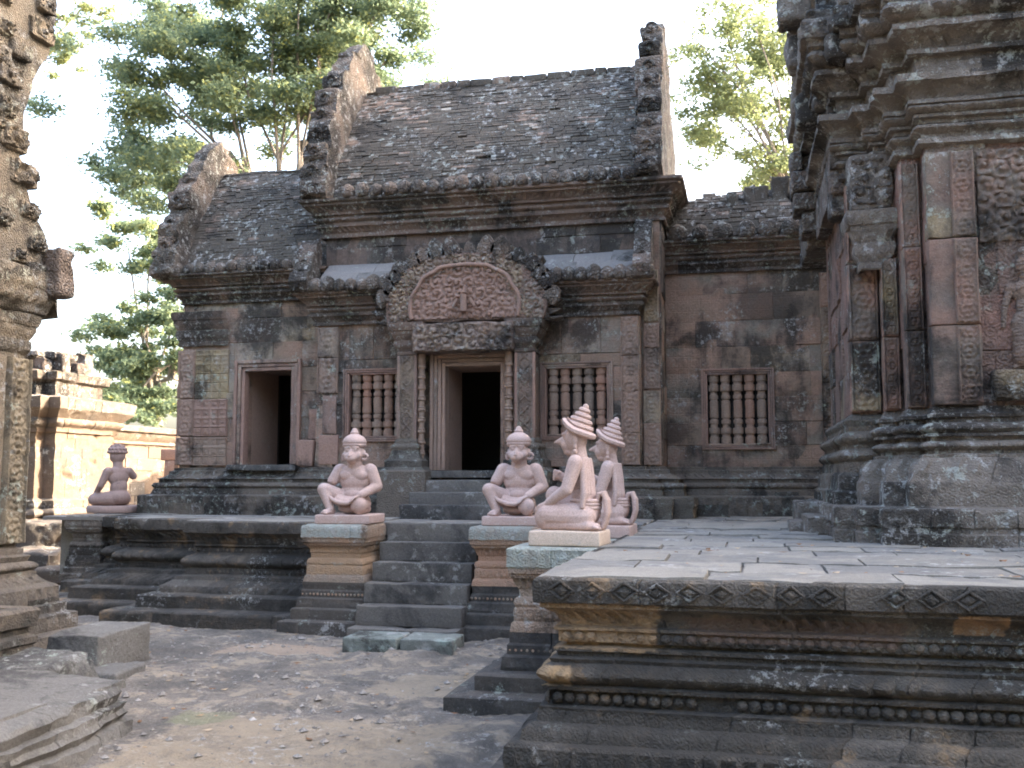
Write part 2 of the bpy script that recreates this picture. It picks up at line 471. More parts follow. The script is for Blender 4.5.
    # relief
    hgt = math_('MULTIPLY', math_('ADD', math_('MULTIPLY', noise_(34, 6, .78), .8), noise_(8, 6, .75)), bump * 1.5)
    if carve:
        v = _n(nt, 'ShaderNodeTexVoronoi', feature='F1', distance='EUCLIDEAN')
        sp = _n(nt, 'ShaderNodeSeparateXYZ'); L(P, sp.inputs[0]); cb = _n(nt, 'ShaderNodeCombineXYZ')
        L(math_('ADD', sp.outputs[0], sp.outputs[1]), cb.inputs[0]); L(sp.outputs[2], cb.inputs[1])
        vv = cb.outputs[0]
        if carve == 'scroll':
            L(vv, v.inputs['Vector']); v.inputs['Scale'].default_value = cscale; v.inputs['Randomness'].default_value = .35
            wv = math_('SINE', math_('ADD', math_('MULTIPLY', v.outputs['Distance'], 21), math_('MULTIPLY', noise_(cscale * 3.0, 3, .6), 5)))
            leaf = step_(noise_(cscale * 4.5, 3, .6), .38, .62)
            k = math_('ADD', math_('MULTIPLY', wv, .4), math_('MULTIPLY', leaf, .75))
        elif carve == 'lattice':
            s = cscale * math.pi
            a = math_('ABSOLUTE', math_('SINE', math_('MULTIPLY', math_('ADD', sp.outputs[0], sp.outputs[1]), s)))
            b = math_('ABSOLUTE', math_('SINE', math_('MULTIPLY', sp.outputs[2], s)))
            q = math_('MINIMUM', a, b)
            ros = math_('SINE', math_('MULTIPLY', math_('MULTIPLY', a, b), 9))
            k = math_('ADD', math_('MULTIPLY', step_(q, .05, .3), .7), math_('MULTIPLY', ros, .35))
        hgt = math_('ADD', hgt, math_('MULTIPLY', k, cdepth))
    bp = _n(nt, 'ShaderNodeBump'); bp.inputs['Strength'].default_value = 1; bp.inputs['Distance'].default_value = 1.0
    L(hgt, bp.inputs['Height']); L(bp.outputs[0], bs.inputs['Normal'])
    return m

PINK, ROSE, TAN, GREY, DK = (.30, .175, .135), (.25, .135, .105), (.36, .24, .15), (.20, .17, .145), (.10, .085, .075)
M = {}
M['terrace'] = stone('black_weathered_stone', [(.095, .084, .072), (.14, .12, .10), (.08, .072, .063), (.18, .145, .11), (.11, .10, .085)], dark=.66, dscale=1.3, lich=.26, lcol=(.31, .33, .30), lscale=24, bump=.014, dcol=(.039, .036, .032), wear_amt=.25, wear=(.30, .20, .115), carve='scroll', cscale=17, cdepth=.005, patch=((-.78, .86, .36, .12, (.40, .265, .15)), (1.05, .92, .12, .05, (.36, .21, .11)), (-1.0, .62, .14, .05, (.40, .27, .15)), (.2, .86, .5, .06, (.15, .10, .075))))
M['paving'] = stone('grey_paving', [(.205, .183, .153), (.245, .22, .184), (.18, .16, .135), (.28, .254, .215)], dark=.5, dscale=1.5, dcol=(.12, .112, .102), lich=.35, lcol=(.38, .36, .33), streak=0, bump=.006, var=.3)
M['pedestal'] = stone('tan_carved_stone', [(.34, .245, .18), (.40, .25, .16), (.30, .25, .20), (.42, .28, .17)], dark=.35, lich=.45, lcol=(.42, .48, .44), carve='scroll', cscale=16, cdepth=.006, patch=((-4.3, 1.045, .36, .075, (.38, .41, .37)), (-2.45, 1.045, .36, .075, (.36, .38, .34)), (-1.4, 1.04, .4, .09, (.38, .41, .36)), (-4.2, .72, .4, .14, (.46, .30, .18)), (-2.4, .66, .4, .2, (.45, .27, .18))))
M['pedbase'] = stone('dark_pedestal_stone', [(.12, .10, .082), (.09, .08, .07), (.15, .115, .09)], dark=.6, lich=.35, dcol=(.036, .034, .032))
M['step'] = stone('dark_step_stone', [(.125, .112, .10), (.155, .14, .122), (.105, .096, .088)], dark=.5, lich=.4, dcol=(.04, .038, .036), lcol=(.32, .31, .28), streak=.2)
WALLC = [(.17, .135, .105), (.25, .18, .13), (.32, .205, .148), (.22, .19, .15), (.275, .18, .135), (.36, .30, .235), (.37, .27, .165)]
M['wall'] = stone('pink_sandstone_wall', WALLC, dark=.50, dscale=1.0, lich=.42, lcol=(.36, .37, .32), lscale=16, carve='lattice', cscale=6.5, cdepth=.004, streak=.75,
                  stains=[(-6.75, 3.75, .42, .40, .97), (.66, 3.6, .11, .42, .97), (.35, 3.9, .6, .32, .7), (-1.95, 3.5, .28, .22, .9), (-.95, 2.2, .35, .2, .8), (-4.55, 3.35, .14, .3, .8)])
M['plain'] = stone('plain_pink_sandstone', [(.28, .175, .14), (.33, .205, .155), (.23, .16, .13), (.37, .26, .19)], dark=.28, lich=.18, streak=.8)
M['scroll'] = stone('scroll_carved_sandstone', [(.27, .175, .135), (.33, .215, .155), (.23, .175, .14), (.38, .29, .19)], dark=.36, lich=.28, carve='scroll', cscale=11, cdepth=.018, streak=.7)
M['plain2'] = stone('carved_strip_stone', [(.27, .185, .145), (.32, .215, .16), (.24, .185, .15), (.38, .29, .19)], dark=.36, lich=.32, streak=.7, bump=.014)
M['plain3'] = stone('carved_tapestry_stone', [(.27, .175, .14), (.30, .195, .15), (.25, .2, .15), (.38, .29, .16)], dark=.25, lich=.22, streak=.6, bump=.012)
M['lintel'] = stone('foliage_carved_sandstone', [(.26, .185, .15), (.30, .20, .155), (.235, .185, .15)], dark=.32, lich=.4, carve='scroll', cscale=12, cdepth=.024)
M['rosecarve'] = stone('rose_carved_sandstone', [(.33, .19, .155), (.29, .17, .14), (.34, .21, .165)], dark=.25, lich=.2, carve='scroll', cscale=11, cdepth=.02)
M['rosecarve2'] = stone('rose_relief_stone', [(.31, .20, .155), (.27, .18, .14), (.32, .22, .165)], dark=.35, lich=.25, bump=.012)
M['base'] = stone('mossy_base_stone', [(.14, .12, .095), (.18, .145, .115), (.12, .105, .088), (.19, .165, .135)], dark=.5, lich=.65, lcol=(.32, .36, .30), carve='scroll', cscale=13, cdepth=.008, streak=.2)
M['cornice'] = stone('stained_cornice_stone', [(.17, .125, .10), (.21, .145, .11), (.14, .115, .095), (.25, .165, .125)], dark=.56, lich=.85, lcol=(.35, .38, .31), lscale=17, streak=.5, carve='scroll', cscale=18, cdepth=.006)
M['upper'] = stone('stained_upper_stone', [(.13, .10, .085), (.17, .12, .095), (.11, .095, .082), (.20, .14, .11)], dark=.7, lich=.35, lcol=(.30, .31, .26), streak=.7)
M['brick'] = stone('weathered_roof_brick', [(.072, .061, .049), (.095, .079, .062), (.08, .067, .054), (.105, .085, .066), (.125, .097, .075), (.28, .19, .14), (.48, .43, .36)], dark=.45, dscale=1.6, lich=.72, lcol=(.38, .39, .35), bump=.014, streak=.15)
M['slab'] = stone('blue_grey_roof_slab', [(.19, .175, .165), (.23, .21, .195), (.16, .15, .14)], dark=.3, lich=.3, streak=.2)
M['gable'] = stone('lichened_gable_stone', [(.17, .14, .112), (.23, .17, .132), (.15, .13, .108), (.30, .20, .155)], dark=.58, lich=.8, lcol=(.42, .43, .395), carve='scroll', cscale=9, cdepth=.022, streak=.5)
M['balus'] = stone('turned_baluster_stone', [(.33, .18, .125), (.30, .215, .16), (.24, .185, .145)], dark=.25, lich=.12, streak=.6)
M['dark'] = stone('darkened_inner_stone', [(.05, .045, .04), (.06, .05, .045)], dark=.0, lich=0)  # colour darkened so the doorways' shade is in it; also backs the windows
M['jamb'] = stone('smooth_jamb_stone', [(.28, .2, .155), (.34, .23, .175), (.25, .185, .145)], dark=.15, lich=.08, streak=1.0)
M['tower'] = stone('tower_sandstone', [(.17, .115, .09), (.25, .15, .115), (.20, .14, .11), (.30, .17, .13), (.21, .16, .125), (.36, .27, .15)], dark=.52, lich=.38, carve='scroll', cscale=10, cdepth=.016, streak=.5)
M['towerpl'] = stone('tower_plinth_stone', [(.16, .135, .11), (.21, .175, .145), (.13, .11, .093)], dark=.5, lich=.9, lcol=(.40, .42, .37), lscale=8, streak=.3, carve='scroll', cscale=14, cdepth=.006)
M['towerplain'] = stone('tower_pilaster_stone', [(.15, .12, .098), (.25, .155, .118), (.18, .145, .115), (.30, .175, .13), (.20, .155, .122), (.38, .29, .16)], dark=.5, lich=.35, streak=.5, bump=.014)
M['library'] = stone('golden_brown_carved_stone', [(.19, .155, .115), (.24, .19, .135), (.165, .14, .11), (.29, .235, .16)], dark=.52, lich=.7, lcol=(.38, .37, .29), carve='scroll', cscale=13, cdepth=.010, streak=.3)
M['libbase'] = stone('dusty_base_stone', [(.13, .11, .09), (.18, .145, .112), (.11, .095, .08)], dark=.55, lich=.3, dcol=(.045, .042, .038), bump=.018, carve='scroll', cscale=14, cdepth=.004)
M['rubble'] = stone('grey_block_stone', [(.155, .145, .132), (.195, .18, .16), (.135, .127, .115)], dark=.38, lich=.25, dcol=(.055, .051, .047), streak=0, bump=.022, var=.45)
M['statue'] = stone('new_pink_sandstone', [(.42, .29, .245), (.47, .335, .285), (.50, .365, .32), (.53, .405, .365)], dark=.12, dscale=2.6, dcol=(.30, .205, .165), lich=.15, lcol=(.55, .47, .43), lscale=22, bump=.003, var=.16, nobl=True, rough=.85, nbs=3.0)
M['statue_pale'] = stone('pale_plinth_stone', [(.62, .53, .42), (.55, .42, .33), (.66, .60, .53)], dark=0, lich=.1, bump=.004, var=.12)
M['statue_old'] = stone('mauve_statue_stone', [(.36, .25, .215), (.32, .23, .2), (.4, .28, .24)], dark=.1, lich=.1, bump=.004, var=.2, nobl=True)
M['greenslab'] = stone('green_lichened_slab', [(.185, .20, .175), (.165, .17, .15), (.215, .24, .21)], dark=.35, lich=.5, lcol=(.30, .38, .33), lscale=3.5, streak=0)
M['goldwall'] = stone('sunlit_laterite', [(.12, .086, .062), (.15, .106, .075), (.115, .09, .07), (.165, .13, .10)], dark=.42, dscale=.5, dcol=(.07, .06, .052), lich=.3, lcol=(.45, .43, .36))
M['bark'] = stone('pale_bark', [(.22, .18, .15), (.28, .24, .2)], dark=.2, lich=.2, nobl=True, bump=.03)

def leafmat(name, cols, trans):
    m = bpy.data.materials.new(name); m.use_nodes = True; nt = m.node_tree; L = nt.links.new
    nt.nodes.remove(nt.nodes['Principled BSDF']); out = nt.nodes['Material Output']
    at = _n(nt, 'ShaderNodeAttribute', attribute_name='blk'); rp = _n(nt, 'ShaderNodeValToRGB'); cr = rp.color_ramp
    while len(cr.elements) < len(cols): cr.elements.new(.5)
    for i, c in enumerate(cols): cr.elements[i].position = i / (len(cols) - 1); cr.elements[i].color = (*c, 1)
    L(at.outputs['Fac'], rp.inputs[0])
    d = _n(nt, 'ShaderNodeBsdfDiffuse'); t = _n(nt, 'ShaderNodeBsdfTranslucent'); mx = _n(nt, 'ShaderNodeMixShader')
    L(rp.outputs[0], d.inputs[0]); L(rp.outputs[0], t.inputs[0]); mx.inputs[0].default_value = trans
    L(d.outputs[0], mx.inputs[1]); L(t.outputs[0], mx.inputs[2]); L(mx.outputs[0], out.inputs[0]); return m
M['leaf'] = leafmat('tree_leaf', [(.12, .165, .11), (.155, .205, .13), (.185, .23, .14), (.24, .275, .13), (.36, .35, .12)], .6)  # leaf greens lightened, putting sky glare into their colour
M['leafy'] = leafmat('pale_tree_leaf', [(.17, .20, .11), (.20, .235, .12), (.25, .28, .13), (.33, .33, .14)], .6)

# ------------------------------------------------------------------ ground
def groundmat():
    m = stone('earth', [(.205, .178, .15), (.25, .213, .175), (.18, .16, .14), (.29, .24, .19)], dark=.52, dscale=1.1, dcol=(.105, .095, .084), lich=.45, lcol=(.46, .39, .31), lscale=12, pax=1, patch=((-2.7, 5.4, .95, 1.0, (.36, .285, .2)), (-4.3, 8.9, .6, .25, (.40, .30, .22)), (-2.3, 7.6, .5, .5, (.36, .29, .21)), (-3.6, 6.3, .22, .14, (.25, .24, .15))), streak=0,
              bump=.03, wear_amt=.45, wear=(.40, .325, .24), nobl=True, var=.62)
    return m
M['ground'] = groundmat()
g = MB()
def axis(lo, hi, d, far):
    a = []; x = lo
    while x < hi: a.append(x); x += d
    s = d; y = lo; L = []
    while y > -far: s *= 1.35; y -= s; L.append(y)
    s = d; y = a[-1]; Rr = []
    while y < far: s *= 1.35; y += s; Rr.append(y)
    return L[::-1] + a + Rr
gx = axis(-9.5, -.6, .034, 900); gy = axis(2.4, 12.2, .034, 900)
def gz(x, y):
    if not (-11 < x < 3 and 0 < y < 15): return 0.0
    p = (x, y, 0)
    z = nz(p, .9, 2) * .035 + nz(p, 2.6, 5) * .03 + nz(p, 6, 7) * .012 + nz(p, 13, 9) * .010 + nz(p, 27, 3) * .009 * (1 if nz(p, 1.1, 12) > -.1 else .3)
    q = nz(p, .8, 33)
    z += max(0, min(.035, (q - .05) * .5)) * (1 if nz(p, 2.2, 40) > -.25 else .3)   # worn laterite slabs standing out of the sand
    return z - .02
for x in gx:
    for y in gy: g.v.append((x, y, gz(x, y)))
ny = len(gy)
for i in range(len(gx) - 1):
    for j in range(ny - 1): g.face((i * ny + j, (i + 1) * ny + j, (i + 1) * ny + j + 1, i * ny + j + 1))
go = obj('ground', g, M['ground'], smooth=60); go['kind'] = 'structure'

# pebbles and fallen leaves: nobody could count them
pb = MB(); rg = random.Random(3)
for k in range(1900):
    x, y = rg.uniform(-7, -1.2), rg.uniform(3, 10.2); s = rg.choice([.008, .012, .012, .018, .03]) * rg.uniform(.7, 1.4)
    if nz((x, y, 0), .9, 77) < -.05: continue
    z = gz(x, y); o = len(pb.v)
    for (a, b, c) in ((1, 0, 0), (0, 1, 0), (-1, 0, 0), (0, -1, 0), (0, 0, .7), (0, 0, -.6)):
        pb.v.append((x + a * s * rg.uniform(.7, 1.3), y + b * s * rg.uniform(.7, 1.3), z + c * s * rg.uniform(.7, 1.2) + s * .2))
    val = rg.random()
    for f in ((0, 1, 4), (1, 2, 4), (2, 3, 4), (3, 0, 4), (1, 0, 5), (2, 1, 5), (3, 2, 5), (0, 3, 5)): pb.face([o + i for i in f], val)
M['pebble'] = stone('pebble_stone', [(.14, .13, .12), (.30, .26, .22), (.22, .2, .18), (.5, .45, .4)], dark=0, lich=0)
for k in range(2600):
    x, y = rg.uniform(-7.5, -1.1), rg.uniform(3, 10.4); s = rg.uniform(.004, .009)
    if nz((x, y, 0), 1.3, 78) < -.1: continue
    z = gz(x, y); o = len(pb.v); val = rg.random()
    for (a, b, c) in ((1, 0, 0), (-.5, .8, 0), (-.5, -.8, 0), (0, 0, .9)): pb.v.append((x + a * s, y + b * s, z + c * s))
    for f in ((0, 1, 3), (1, 2, 3), (2, 0, 3)): pb.face([o + i for i in f], val)
po = obj('gravel', pb, M['pebble'], smooth=50); po['kind'] = 'stuff'; tag(po, 'small scattered stones lying on the bare earth of the court', 'gravel')

lt = MB(); rg = random.Random(8)
for k in range(260):
    if k < 200: x, y = rg.uniform(-6.5, -1.2), rg.uniform(4, 10); z = gz(x, y) + .006
    else: x, y = rg.uniform(-.8, 3), rg.uniform(5.2, 7.6); z = 1.118
    s = rg.uniform(.015, .04); a = rg.uniform(0, 6.3); c, d = math.cos(a) * s, math.sin(a) * s; o = len(lt.v); cu = rg.uniform(.0, .012)
    lt.v += [(x - c, y - d, z + cu), (x + d * .45, y - c * .45, z), (x + c, y + d, z + cu), (x - d * .45, y + c * .45, z + .002)]; lt.face((o, o + 1, o + 2, o + 3), rg.random())
M['litter'] = leafmat('dry_leaf', [(.16, .09, .05), (.28, .16, .10), (.34, .24, .14), (.42, .34, .25)], .1)
lo_ = obj('leaf_litter', lt, M['litter']); lo_['kind'] = 'stuff'; tag(lo_, 'dry fallen leaves scattered over the court and terrace', 'leaves')

# ------------------------------------------------------------------ terraces
ZT = 1.11
def beads(mb, a, b, z, r, step, nrm, gaps=0.0, seed=0):
    a, b = Vector(a), Vector(b); L = (b - a).length; u = (b - a) / L; n = int(L / step)
    for i in range(n):
        if gaps and nz((i * .31, seed, z), .6, seed) < gaps: continue
        q = a + u * (step * (i + .5)); o = len(mb.v); K, J = 7, 3
        up = Vector((0, 0, 1)); nn = Vector((nrm[0], nrm[1], 0)); uu = Vector((u.x, u.y, 0)); c = Vector((q.x, q.y, z)); val = rnd.random(); rr = r * rnd.uniform(.85, 1.1)
        mb.v.append(tuple(c + nn * rr * .85))
        for j in range(1, J + 1):
            ph = j / J * math.pi / 2
            for k in range(K):
                t = 2 * math.pi * k / K; mb.v.append(tuple(c + nn * rr * .85 * math.cos(ph) + (uu * math.cos(t) + up * math.sin(t)) * rr * math.sin(ph)))
        for k in range(K):
            mb.face((o, o + 1 + k, o + 1 + (k + 1) % K), val)
            for j in range(J - 1): mb.face((o + 1 + j * K + k, o + 1 + (j + 1) * K + k, o + 1 + (j + 1) * K + (k + 1) % K, o + 1 + j * K + (k + 1) % K), val)

def slabs(mb, x0, x1, y0, y1, z, seed, dep=(.5, .85), wid=(.5, 1.2)):
    rg = random.Random(seed); y = y0
    while y < y1 - .05:
        d = rg.uniform(*dep); ye = min(y1, y + d)
        if y1 - ye < .25: ye = y1
        x = x0 - rg.uniform(0, .01)
        first = True
        while x < x1 - .02:
            xe = min(x1, x + rg.uniform(*wid));
            if x1 - xe < .3: xe = x1
            zz = z + rg.uniform(-.012, .008); t = (rg.uniform(-.009, .009), rg.uniform(-.009, .009)); val = rg.random(); gpx = .008
            nx = max(2, int((xe - x) / .09)); nyv = max(2, int((ye - y) / .09))
            xs = [x + gpx * .3, x + gpx, *[x + gpx + (xe - x - 2 * gpx) * i / nx for i in range(1, nx)], xe - gpx, xe - gpx * .3]
            ys = [y + gpx * .3, y + gpx, *[y + gpx + (ye - y - 2 * gpx) * i / nyv for i in range(1, nyv)], ye - gpx, ye - gpx * .3]
            o = len(mb.v); m = len(ys); skew = rg.uniform(-.02, .02)
            for i, a in enumerate(xs):
                for j, b in enumerate(ys):
                    e = i in (0, len(xs) - 1) or j in (0, m - 1)
                    p = (a, b, z); zz2 = zz + t[0] * (a - x) + t[1] * (b - y) + nz(p, 3, seed) * .006 + nz(p, 11, seed) * .003 - max(0, nz(p, 1.6, seed + 5) - .35) * .03
                    if i in (1, len(xs) - 2) or j in (1, m - 2): zz2 -= .003 + max(0, nz(p, 9, seed + 3)) * .02
                    mb.v.append((a + nz(p, 2, 5) * .012, b + nz(p, 2, 9) * .012, zz2 - (.05 if e else 0)))
            for i in range(len(xs) - 1):
                for j in range(m - 1): mb.face((o + i * m + j, o + (i + 1) * m + j, o + (i + 1) * m + j + 1, o + i * m + j + 1), val)
            x = xe
        y = ye

TPROF = [(.26, -.1), (.26, .12), (.245, .135), (.13, .145), (.12, .19), (.125, .30), (.11, .315), (.06, .32), (.05, .365), (.03, .385), (-.01, .40), (-.02, .455), (-.015, .468), (-.075, .475), (-.075, .545), (-.035, .552), (-.03, .57), (-.06, .578)]
TPROF += arc(-.05, .584, -.05, .672, .045, 6) + [(-.075, .68), (-.065, .70), (-.105, .708), (-.105, .728), (-.085, .735), (-.085, .752), (-.14, .758), (-.14, .772), (-.105, .778), (-.105, .832), (-.085, .838), (-.085, .852), (-.12, .858)]
TPROF += arc(-.12, .864, -.045, .95, -.02, 5) + [(-.03, .955), (-.03, .975), (-.005, .98), (.0, .985), (.004, 1.05), (0, 1.09), (-.014, 1.103), (-.05, 1.106)]
tt = thing('tower_terrace', 'high black stone terrace with diamond carved rim and paved top, carrying the right tower', 'terrace', (3, 7.5, 0))
mb = MB(); F = [(-1.04, 10.55), (-1.04, 4.98), (7.5, 4.98)]
sweep(mb, F, TPROF, seg=.017, jit=.006, chip=.09, seed=11, groove=.016, orn=((.584, .672, .10, .018, 'petal'), (.866, .948, .075, .014, 'leaf'), (.19, .30, .095, .012, 'leaf'), (.40, .455, .05, .006, 'dent')))
obj('moulded_side', mb, M['terrace'], tt, smooth=38)
mb = MB()
slabs(mb, -1.02, 7.5, 5.0, 13.6, ZT, 5, dep=(.36, .6), wid=(.4, .95)); box(mb, -.78, 7.5, 5.24, 15, .5, ZT - .03)
obj('paving', mb, M['paving'], tt, smooth=40)
mb = MB()
beads(mb, (-.96, 4.98 + .066), (7, 4.98 + .066), .511, .031, .060, (0, -1), gaps=-.35, seed=2)
beads(mb, (-.92, 4.98 + .10), (7, 4.98 + .10), .805, .025, .062, (0, -1), gaps=-.1, seed=5)
beads(mb, (-1.04 + .07, 10), (-1.04 + .07, 5.0), .511, .031, .060, (-1, 0))
obj('bead_row', mb, M['terrace'], tt, smooth=50)
mb = MB()
for i in range(42):   # petal rosettes on the round moulding
    x = -.92 + i * .118
    if nz((x, 1, 2), 1.1, 4) < -.12: continue
    beads(mb, (x, 4.98 + .012), (x + .11, 4.98 + .012), .628, .036, .11, (0, -1))
obj('rosette', mb, M['terrace'], tt, smooth=50)
mb = MB()
for i in range(60):   # raised diamonds with a boss along the rim
    x = -.90 + i * .157; y = 4.98 - .002; z = 1.043; a, bq = .074, .050
    if 8 < i < 10 or nz((x, 0, 0), 1.3, 3) < -.42: continue
    val = rnd.random(); o = len(mb.v)
    for k, (s, d) in enumerate(((1.0, .004), (.92, .014), (.76, .014), (.66, .002), (.50, .003), (.42, .013), (0, .018))):
        for (dx, dz) in ((a, 0), (0, bq), (-a, 0), (0, -bq)): mb.v.append((x + dx * s, y - d, z + dz * s))
    for k in range(6):
        for q in range(4): mb.face((o + k * 4 + q, o + k * 4 + (q + 1) % 4, o + (k + 1) * 4 + (q + 1) % 4, o + (k + 1) * 4 + q), val)
mb.f = [f[::-1] for f in mb.f]; mb.jitter(.009, 7); mb.jitter(.006, 19, 5)
obj('diamond_carving', mb, M['terrace'], tt)

HPROF = [(.62, -.1), (.62, .12), (.60, .135), (.36, .145), (.35, .27), (.33, .285), (.2, .30), (.17, .37), (.06, .43), (.05, .47), (-.02, .49), (-.03, .55)]
HPROF += arc(-.04, .565, -.04, .70, .06, 7) + [(-.1, .715), (-.13, .73), (-.13, .79), (-.1, .81), (-.12, .83)] + arc(-.11, .84, -.02, .955, -.03, 5) + [(0, .965), (.005, 1.02), (0, 1.085), (-.02, 1.1), (-.06, 1.104)]
ht = thing('hall_terrace', 'stepped black moulded stone terrace under the roofed hall, left of the steps', 'terrace', (-5, 12, 0))
A = [(-8.25, 14.5), (-8.25, 11.75), (-7.7, 11.75), (-7.7, 11.2), (-6.4, 11.2), (-6.4, 10.62), (-1.1, 10.62)]
mb = MB(); sweep(mb, A, HPROF, seg=.03, jit=.01, chip=.13, seed=23, groove=.02, orn=((.565, .70, .14, .024, 'petal'), (.84, .955, .10, .02, 'leaf'), (.30, .43, .12, .012, 'leaf'))); obj('moulded_side', mb, M['terrace'], ht, smooth=38)
mb = MB(); slabs(mb, -6.36, -1.05, 10.64, 12.9, ZT, 8); slabs(mb, -7.67, -6.36, 11.22, 13.2, ZT - .01, 9); slabs(mb, -9.2, -7.68, 11.78, 14.4, ZT - .012, 10)
box(mb, -6.2, -.5, 10.9, 15, .5, ZT - .04); box(mb, -7.4, -6.2, 11.5, 15, .5, ZT - .04); box(mb, -9.1, -7.4, 12.05, 15, .3, ZT - .045)
obj('paving', mb, M['paving'], ht, smooth=40)
mb = MB()
for (a, b) in zip(A[1:], A[2:]):
    u = Vector((b[0] - a[0], b[1] - a[1])).normalized(); n = (u.y, -u.x)
    for (of, z, r, st) in ((-.03, .52, .02, .05), (-.13, .76, .022, .06)):
        beads(mb, (a[0] + n[0] * of, a[1] + n[1] * of), (b[0] + n[0] * of, b[1] + n[1] * of), z, r, st, n, gaps=-.2, seed=3)
obj('bead_row', mb, M['terrace'], ht, smooth=50)

# stairs between the two ape pedestals
st = thing('stone_steps', 'steep flight of dark worn stone steps between the two ape statues', 'steps', (-3.37, 10, 0))
for k in range(6):
    y1 = 10.66; yk = 10.6 - .215 * k; zk = ZT - .2 * k - (.006 if k == 0 else 0)
    wd = .03 * max(0, k - 2)
    mb = rbox((-3.875 - wd * .2, yk, zk - .2 - .004), (-2.78 + wd * .2, y1 - .01 * k, zk), r=.010, seg=.07, amp=.005, seed=40 + k, chip=.035)
    obj('step', mb, M['step'], st, smooth=40)
for i, (x0, x1, y0, lab) in enumerate(((-3.68, -3.15, 8.9, 'longer green stained flat slab, left one at the foot of the steps'), (-3.13, -2.62, 8.93, 'shorter green stained flat slab, right one at the foot of the steps'))):
    mb = rbox((x0, y0, -.05), (x1, y0 + .42, .125), r=.018, seg=.06, amp=.006, seed=60 + i, chip=.05)
    tag(obj('stone_slab', mb, M['greenslab'], smooth=45), lab, 'slab', 'slabs at the foot of the steps')

# pedestals
PP_UP = [(.045, .50), (.035, .56), (.02, .575), (.02, .66)] + arc(.01, .675, .01, .74, .012, 4) + [(-.01, .75), (-.01, .80)] + arc(0, .81, .03, .88, -.015, 4) + [(.04, .885), (.04, .91), (.055, .92), (.055, .96), (.065, .965), (.065, 1.09), (.055, 1.1), (-.02, 1.103)]
PP_LO = [(.24, -.1), (.24, .1), (.225, .112), (.14, .12), (.14, .22), (.13, .232), (.10, .24), (.09, .33), (.06, .345), (.06, .41), (.045, .425), (.045, .50)]
def pedestal(x0, x1, y0, y1, label, seed, lowx=1.0, mats=('pedestal', 'pedbase'), top=ZT):
    t = thing('statue_pedestal', label, 'pedestal', ((x0 + x1) / 2, (y0 + y1) / 2, 0), 'moulded statue pedestals')
    i = .06; poly = [(x0 + i, y0 + i), (x1 - i, y0 + i), (x1 - i, y1 - i), (x0 + i, y1 - i)]
    k = top / ZT
    mb = MB(); sweep(mb, poly, [(o, z * k) for o, z in PP_UP], seg=.018, jit=.004, chip=.06, closed=True, seed=seed, groove=.006, orn=((.58 * k, .66 * k, .05, .010, 'leaf'), (.81 * k, .88 * k, .055, .014, 'leaf'), (.97 * k, 1.085 * k, .075, .008, 'petal'), (.675 * k, .74 * k, .06, .008, 'petal'))); 
    rbox((x0 + .03, y0 + .03, top - .1), (x1 - .03, y1 - .03, top - .003), r=.012, seg=.1, amp=.003, seed=seed, mb=mb)
    obj('carved_shaft', mb, M[mats[0]], t, smooth=38)
    mb = MB(); sweep(mb, poly, [(o * (lowx if o > .1 else 1), z * k) for o, z in PP_LO], seg=.03, jit=.006, chip=.08, closed=True, seed=seed + 1, groove=.01, orn=((.24 * k, .33 * k, .07, .012, 'leaf'),))
    obj('stepped_base', mb, M[mats[1]], t, smooth=38)
    mb = MB()
    for (a, b, n) in (((x0, y0), (x1, y0), (0, -1)), ((x1, y0), (x1, y1), (1, 0)), ((x0, y1), (x0, y0), (-1, 0))):
        of = -.06 + .05
        beads(mb, (a[0] + n[0] * of, a[1] + n[1] * of), (b[0] + n[0] * of, b[1] + n[1] * of), .36 * k + .015, .017, .042, n)
        beads(mb, (a[0] + n[0] * (of - .02), a[1] + n[1] * (of - .02)), (b[0] + n[0] * (of - .02), b[1] + n[1] * (of - .02)), .90 * k, .014, .045, n)
    obj('bead_row', mb, M[mats[0]], t, smooth=50)
    return t
pedestal(-4.62, -3.9, 10.02, 10.74, 'tan carved stone pedestal left of the steps, under the left ape statue', 71)
pedestal(-2.76, -2.04, 10.02, 10.74, 'tan carved stone pedestal right of the steps, under the right ape statue', 74)
pedestal(-1.68, -.98, 7.12, 7.84, 'pale lichened pedestal with wide black stepped foot, under the nearer beaked figure', 77, lowx=1.75, top=1.105)
pedestal(-1.68, -.98, 8.72, 9.44, 'mostly hidden stone pedestal under the farther beaked figure', 80, top=1.07)
pedestal(-8.86, -8.3, 11.8, 12.4, 'pale grey plain pedestal at the far left end of the terrace under the mauve figure', 83, lowx=.45, mats=('towerpl', 'towerpl'))

# ------------------------------------------------------------------ the roofed hall
hall = thing('temple_hall', 'long pink sandstone temple hall with brick vaulted roof, carved doorway and baluster windows', 'temple', (-4, 14, ZT))
BP = [(.40, 1.05), (.40, 1.35), (.385, 1.365), (.27, 1.375), (.26, 1.45)] + arc(.25, 1.46, .25, 1.53, .03, 5) + [(.2, 1.54), (.2, 1.575), (.22, 1.585)] + arc(.22, 1.59, .10, 1.66, -.02, 4) + [(.1, 1.665), (.1, 1.70), (.05, 1.71), (.05, 1.745), (-.05, 1.75)]
OB = ((1.46, 1.53, .09, .014, 'petal'), (1.58, 1.66, .08, .016, 'leaf'), (1.16, 1.34, .16, .012, 'leaf'))
mb = MB()
sweep(mb, [(-7.95, 15.6), (-7.95, 13.05), (-5.72, 13.05), (-5.72, 12.7), (-4.6, 12.7)], BP, seg=.03, jit=.01, chip=.1, seed=101, groove=.014, orn=OB)
obj('base_moulding', mb, M['base'], hall, smooth=38); mb = MB()
